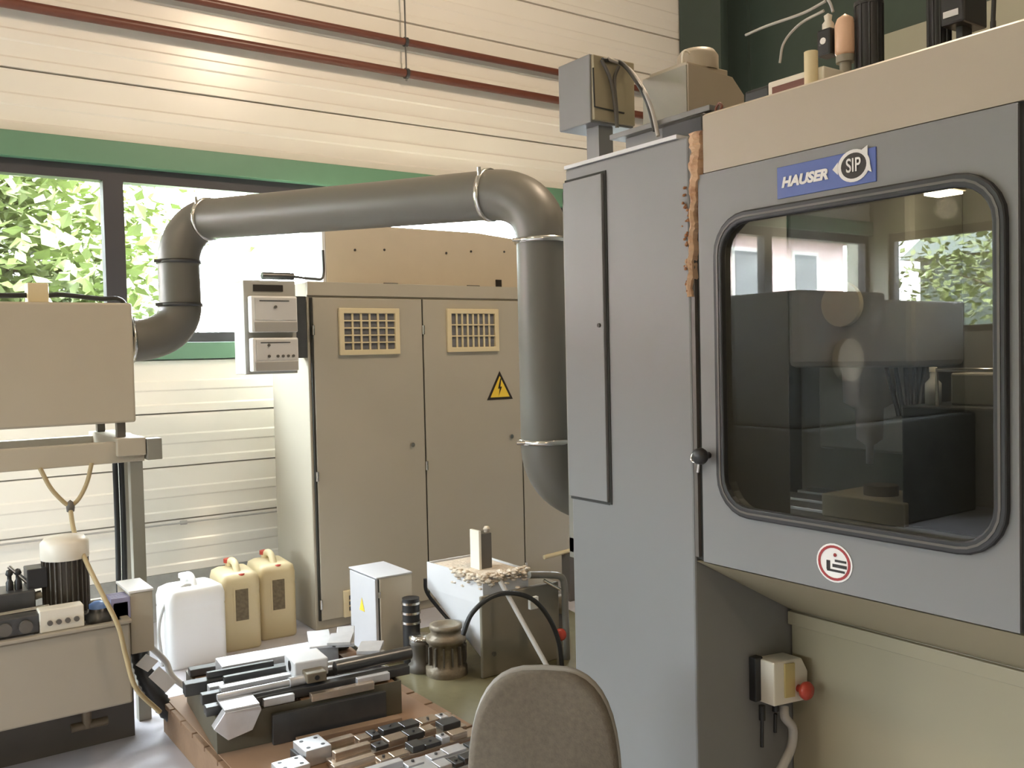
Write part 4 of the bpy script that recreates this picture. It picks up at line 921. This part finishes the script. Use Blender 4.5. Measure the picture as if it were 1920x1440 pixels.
# coolant pump pair
pm = thing('coolant_pump', (2.2, 3.85, .02), 'grimy twin coolant pump in front of the hopper', 'pump')
pc = gz(838, 1262, .02)
MB().lathe((pc.x, pc.y, .0205), [(.105, 0), (.105, .04), (.088, .05), (.088, .16), (.10, .165), (.10, .19), (.08, .20), (.075, .225), (.082, .228), (.082, .25), (.06, .25), (.05, .235), (0, .235)], 24).build('pump_body', M_pumpgrey, pm)
for k in range(14):
    q = 2 * math.pi * k / 14; c, s_ = math.cos(q), math.sin(q)
    MB().obox((pc.x + c * .092, pc.y + s_ * .092, .125), (c * .010, s_ * .010, 0), (-s_ * .004, c * .004, 0), (0, 0, .045)).build('pump_rib', M_motor, pm)
p2 = gz(795, 1258, .02)
MB().lathe((p2.x, p2.y + .02, .0205), [(.07, 0), (.07, .03), (.055, .04), (.055, .13), (.06, .135), (.06, .16), (0, .162)], 20).build('filter_pot', M_motor, pm)
MB().lathe((p2.x, p2.y + .02, .183), [(.062, 0), (.062, .012), (.04, .02), (0, .021)], 20).build('pot_lid', M_chrome, pm)
MB().cyl((p2.x, p2.y + .12, .0205), (p2.x, p2.y + .12, .37), .045, n=16).build('rear_motor', M_black, pm)
for z in (.24, .29, .34): MB().cyl((p2.x, p2.y + .12, z), (p2.x, p2.y + .12, z + .012), .05, n=16).build('motor_ring', M_chrome, pm)
# separator body with hopper
sb_ = thing('chip_separator', (2.7, 4.0, .02), 'coolant separator with a pale hopper crusted with grinding sludge', 'separator')
BY = 3.775
q0_, q1_ = gy(905, 1240, BY), gy(1022, 1245, BY)
zt_ = gy(960, 1108, BY).z
MB().box((q0_.x, BY, .0205), (q1_.x + .1, BY + .022, zt_)).box((q0_.x + .27, BY + .022, .0205), (q1_.x + .1, BY + .40, zt_)).build('separator_casing', M_casing, sb_, 0.006)
box('drive_cover', (q0_.x - .05, BY + .16, .0205), (q0_.x - .001, BY + .30, zt_ * .48), M_blackpl, sb_, 0.004)
MB().cyl((gy(926, 1226, BY).x, BY, gy(926, 1226, BY).z), (gy(926, 1226, BY).x, BY - .006, gy(926, 1226, BY).z), .012, n=12).build('casing_bolt', M_motor, sb_)
# sheet-metal hopper: sloping side sheets down to a throat
A = [gy(800, 1043, 4.28), gy(905, 1093, 3.80), gy(990, 1078, 3.80), gy(895, 1027, 4.28)]
zt2 = sum(p_.z for p_ in A) / 4
for p_ in A: p_.z = zt2
thr = [Vector((A[0].x + .17, A[0].y - .10, zt2 - .42)), Vector((A[1].x + .02, A[1].y + .06, zt2 - .42)), Vector((A[2].x - .06, A[2].y + .06, zt2 - .36)), Vector((A[3].x - .05, A[3].y - .1, zt2 - .36))]
mid = [p_ - Vector((0, 0, .14)) for p_ in A]
hm = MB()
rows = [A, mid, thr]
ins = [[p_ + (sum(r, Vector()) / 4 - p_) * .045 for p_ in r] for r in rows]
for R0, flip in ((rows, False), (ins, True)):
    vs = [p_ for r in R0 for p_ in r]
    fs = [(i * 4 + k, i * 4 + (k + 1) % 4, (i + 1) * 4 + (k + 1) % 4, (i + 1) * 4 + k) for i in range(2) for k in range(4)]
    hm.add(vs, [f[::-1] for f in fs] if flip else fs)
hm.add(A + ins[0], [(k, 4 + k, 4 + (k + 1) % 4, (k + 1) % 4) for k in range(4)])
hm.build('hopper_sheet', M_hopper, sb_)
fl_ = [A[0] * .96 + A[2] * .04, A[1] * .96 + A[3] * .04, A[2] * .96 + A[0] * .04, A[3] * .96 + A[1] * .04]
MB().prism([p_ - Vector((0, 0, .03)) for p_ in fl_], (0, 0, .022)).build('hopper_filling', M_crust, sb_)
# crust of dried sludge along the near rim
cr = MB(); rnd = random.Random(11)
for k in range(260):
    t = rnd.random(); e = rnd.random()
    p_ = A[1].lerp(A[2], t) if e < .6 else A[0].lerp(A[1], .5 + .5 * t)
    rr = rnd.uniform(.007, .022); drop = abs(rnd.gauss(0, .028))
    p_ = p_ + Vector((rnd.gauss(0, .008), rnd.gauss(.01, .018), .008 - drop))
    cr.lathe(p_ - Vector((0, 0, rr * .5)), [(0, 0), (rr * .8, rr * .25), (rr, rr * .55), (rr * .6, rr * .85), (0, rr * .95)], 7)
cr.build('sludge_crust', M_crust, sb_)['kind'] = 'stuff'
bc = A[1].lerp(A[3], .42)
hgt = 65 / FPX * (bc - C0).length
MB().box((bc.x - .012, bc.y - .03, zt2 - .02), (bc.x + .055, bc.y + .05, zt2 + hgt * .95)).build('bracket_block', M_motor, sb_, 0.003)
box('bracket_plate', (bc.x - .028, bc.y - .035, zt2 - .02), (bc.x - .0125, bc.y + .05, zt2 + hgt * 1.05), M_ivory, sb_, 0.002)
MB().lathe((bc.x + .045, bc.y, zt2 + hgt * .95), [(.014, 0), (.014, .012), (.02, .016), (.012, .03), (0, .032)], 10).build('bracket_knob', M_crust, sb_)
# hoses and pipes of the coolant station
tag(MB().tube(spline([gy(868, 1190, 3.72), gy(885, 1150, 3.70), (gy(920, 1120, 3.68)), gy(960, 1112, 3.68), gy(1000, 1125, 3.68), gy(1030, 1160, 3.68), gy(1048, 1205, 3.68), gy(1055, 1260, 3.68)]), .012, 10).build('black_coolant_hose', M_black), 'black coolant hose arching over the separator body', 'hose')
tag(MB().tube(spline([gy(797, 1085, 4.34), gy(800, 1110, 4.34), gy(822, 1140, 4.3), gy(850, 1172, 4.2), gy(868, 1192, 4.1)]), .010, 8).build('blue_edge_hose', M_blackpl), 'thin dark hose hugging the hopper left edge', 'hose')
st_ = MB().cyl(gy(938, 1090, 3.73), gy(1040, 1275, 3.45), .012, n=10)
tag(st_.build('broom_stick', M_greycable), 'grey stick leaning diagonally before the separator', 'stick')
gp_ = thing('grey_coolant_pipe', (3.0, 3.9, .02), 'grey plastic pipe bending down beside the machine column', 'pipe')
MB().tube(spline([gy(992, 1078, 3.75), gy(1030, 1078, 3.75), gy(1052, 1082, 3.75), gy(1058, 1100, 3.75), gy(1060, 1150, 3.75), gy(1062, 1200, 3.75), gy(1064, 1290, 3.75)], 6), .018, 12).build('pipe_body', M_duct, gp_)
MB().cyl(gy(1020, 1088, 3.74), gy(1050, 1105, 3.74), .008, n=8).build('chrome_tube', M_chrome, gp_)
va = thing('red_valve', (3.0, 3.7, .02), 'small red hand valve low beside the machine column', 'valve')
vq = gy(1050, 1190, 3.70)
MB().lathe(vq, [(.012, -.01), (.03, 0), (.032, .012), (.022, .02), (0, .021)], 14, (-.4, -1, .3)).build('valve_wheel', M_red, va)
MB().cyl((vq.x, vq.y + .01, .0205), (vq.x, vq.y + .01, vq.z), .014, n=10).build('valve_stem', M_pumpgrey, va)
tp = thing('yellow_bar', (3.2, 4.6, .3), 'pale yellow bar running behind the machine column', 'bar')
MB().cyl(gy(1020, 1045, 4.7), gy(1100, 1024, 4.7), .014, n=10).build('bar_rod', M_cream, tp)
box('bar_stand', (gy(1060, 1035, 4.7).x, 4.66, 0), (gy(1085, 1035, 4.7).x, 4.74, gy(1070, 1034, 4.7).z - .012), M_motor, tp)
fm = thing('feed_motor', (2.9, 3.8, .02), 'brownish feed motor half hidden beside the column', 'motor')
fc = gy(1030, 1125, 3.9)
MB().cyl((fc.x - .10, 3.9, fc.z + .02), (fc.x + .08, 3.9, fc.z - .04), .055, n=18).build('motor_barrel', M_pumpgrey, fm)
box('motor_stand', (fc.x - .06, 3.87, .0205), (fc.x + .06, 3.94, fc.z - .03), M_motor, fm)
box('white_tag', (gy(990, 1120, 3.72).x, 3.70, gy(990, 1142, 3.72).z), (gy(1005, 1120, 3.72).x, 3.72, gy(990, 1120, 3.72).z), M_white, fm)

# ------------------------------------------------------------------ chair
chr_ = thing('work_chair', (0, 0, 0), 'grey-brown upholstered work chair with rounded backrest', 'chair')
# local frame: backrest faces -Y
prof = []
W2, HB = .170, .50
for k in range(40):
    t = 2 * math.pi * k / 40; c, s_ = math.cos(t), math.sin(t)
    e = 3.1
    x = W2 * math.copysign(abs(c) ** (2 / e), c); z = HB / 2 * math.copysign(abs(s_) ** (2 / e), s_)
    x *= 1.0 - .07 * (z / (HB / 2)) if z > 0 else 1.0
    prof.append((x, z))
def pad(y_fun, thick, scale, name, m, bev):
    b = MB(); n = len(prof); rowsn = 5; vs = []
    for (yo, sc_) in ((0, .90), (-.006, .97), (-thick * .5, 1.0), (-thick + .006, .97), (-thick, .90)):
        for x, z in prof: vs.append((x * sc_ * scale, yo + y_fun(x), z * sc_ * scale))
    fs = [(i * n + (k + 1) % n, i * n + k, (i + 1) * n + k, (i + 1) * n + (k + 1) % n) for i in range(rowsn - 1) for k in range(n)]
    o = len(vs)
    vs.append((0, y_fun(0), 0)); vs.append((0, -thick + y_fun(0), 0))
    fs += [(o, k, (k + 1) % n) for k in range(n)] + [(o + 1, (rowsn - 1) * n + (k + 1) % n, (rowsn - 1) * n + k) for k in range(n)]
    b.add(vs, fs, True); return b
curve = lambda x: -x * x * 1.0
tilt = Matrix.Rotation(math.radians(-8), 4, 'X')
BZ = .655
def lift(b):
    for i, v in enumerate(b.v): b.v[i] = (tilt @ v.to_4d()).to_3d() + Vector((0, .19, BZ))
    return b
lift(pad(curve, .045, 1.0, '', None, 0)).build('backrest', M_fabric, chr_)
pb2 = pad(lambda x: curve(x) + .014, .018, 1.025, '', None, 0)
lift(pb2).build('backrest_shell', M_shell, chr_)
se = MB(); vs = []
o_ = rrect(-.22, .22, -.22, .20, .09, 6); n = len(o_)
for z, s_ in ((.42, .94), (.44, 1.0), (.47, 1.0), (.485, .92)): vs += [(x * s_, y * s_, z) for x, y in o_]
se.add(vs, [(i * n + k, i * n + (k + 1) % n, (i + 1) * n + (k + 1) % n, (i + 1) * n + k) for i in range(3) for k in range(n)] + [tuple(range(n - 1, -1, -1)), tuple(range(3 * n, 4 * n))], True)
se.build('seat', M_fabric, chr_)
MB().tube(spline([(0, .05, .41), (0, .20, .41), (0, .255, .46), (0, .245, .60)]), .018, 8).build('back_support', M_black, chr_)
MB().cyl((0, 0, .10), (0, 0, .42), .025, n=14).build('gas_column', M_black, chr_)
for k in range(5):
    q = 2 * math.pi * k / 5 + .3; c, s_ = math.cos(q), math.sin(q)
    lg = MB().tube([(c * .02, s_ * .02, .12), (c * .16, s_ * .16, .10), (c * .29, s_ * .29, .07)], [.022, .018, .014], 8).build('leg', M_black, chr_)
    MB().cyl((c * .29 - s_ * .012, s_ * .29 + c * .012, .0275), (c * .29 + s_ * .012, s_ * .29 - c * .012, .0275), .0265, n=14).cyl((c * .29, s_ * .29, .03), (c * .29, s_ * .29, .07), .006, n=8).build('caster', M_black, lg)
cp = at(1022, 1440, 2.08)
vd = Vector((cp.x, cp.y, 0)).normalized()
ang = math.atan2(vd.y, vd.x) - math.pi / 2 + math.radians(-6)
chr_.rotation_euler = (0, 0, ang)
off = Matrix.Rotation(ang, 3, 'Z') @ Vector((0, .19, 0))
chr_.location = (cp.x - off.x, cp.y - off.y, 0)

# ------------------------------------------------------------------ things seen only as reflections: another machine by the window wall
om = thing('dark_lathe', (-4.1, 5.1, 0), 'tall dark lathe mirrored in the machine door glass', 'machine')
box('lathe_base', (-5.4, 4.7, 0), (-2.8, 5.6, .95), M_lathe, om, .02)
box('lathe_headstock', (-4.0, 4.75, .95), (-2.8, 5.6, 2.08), M_lathe, om, .03)
MB().cyl((-3.4, 4.75, 1.5), (-3.4, 4.69, 1.5), .18, n=24).build('lathe_chuck_guard', M_inner2, om)
box('lathe_tool_cabinet', (-5.4, 4.8, .95), (-4.05, 5.6, 2.02), M_lathe, om, .02)

# lamps: high-bay housings over the lights
for lx_, ly_, lz_, le in LAMPS:
    k = LAMPS.index((lx_, ly_, lz_, le))
    t = thing('high_bay_lamp', (lx_, ly_, lz_), ['high-bay lamp above the grinding machine', 'high-bay lamp over the left aisle near the windows', 'high-bay lamp over the left aisle behind the camera', 'high-bay lamp behind the grinding machine'][k], 'lamp', 'high-bay lamps')
    MB().cyl((lx_, ly_, lz_ + .42), (lx_, ly_, ZC), .012, n=8).build('lamp_stem', M_darksteel, t)
    MB().lathe((lx_, ly_, lz_ + .27), [(.24, 0), (.12, .10), (.08, .15), (0, .15)], 24).build('lamp_reflector', M_hopper, t)
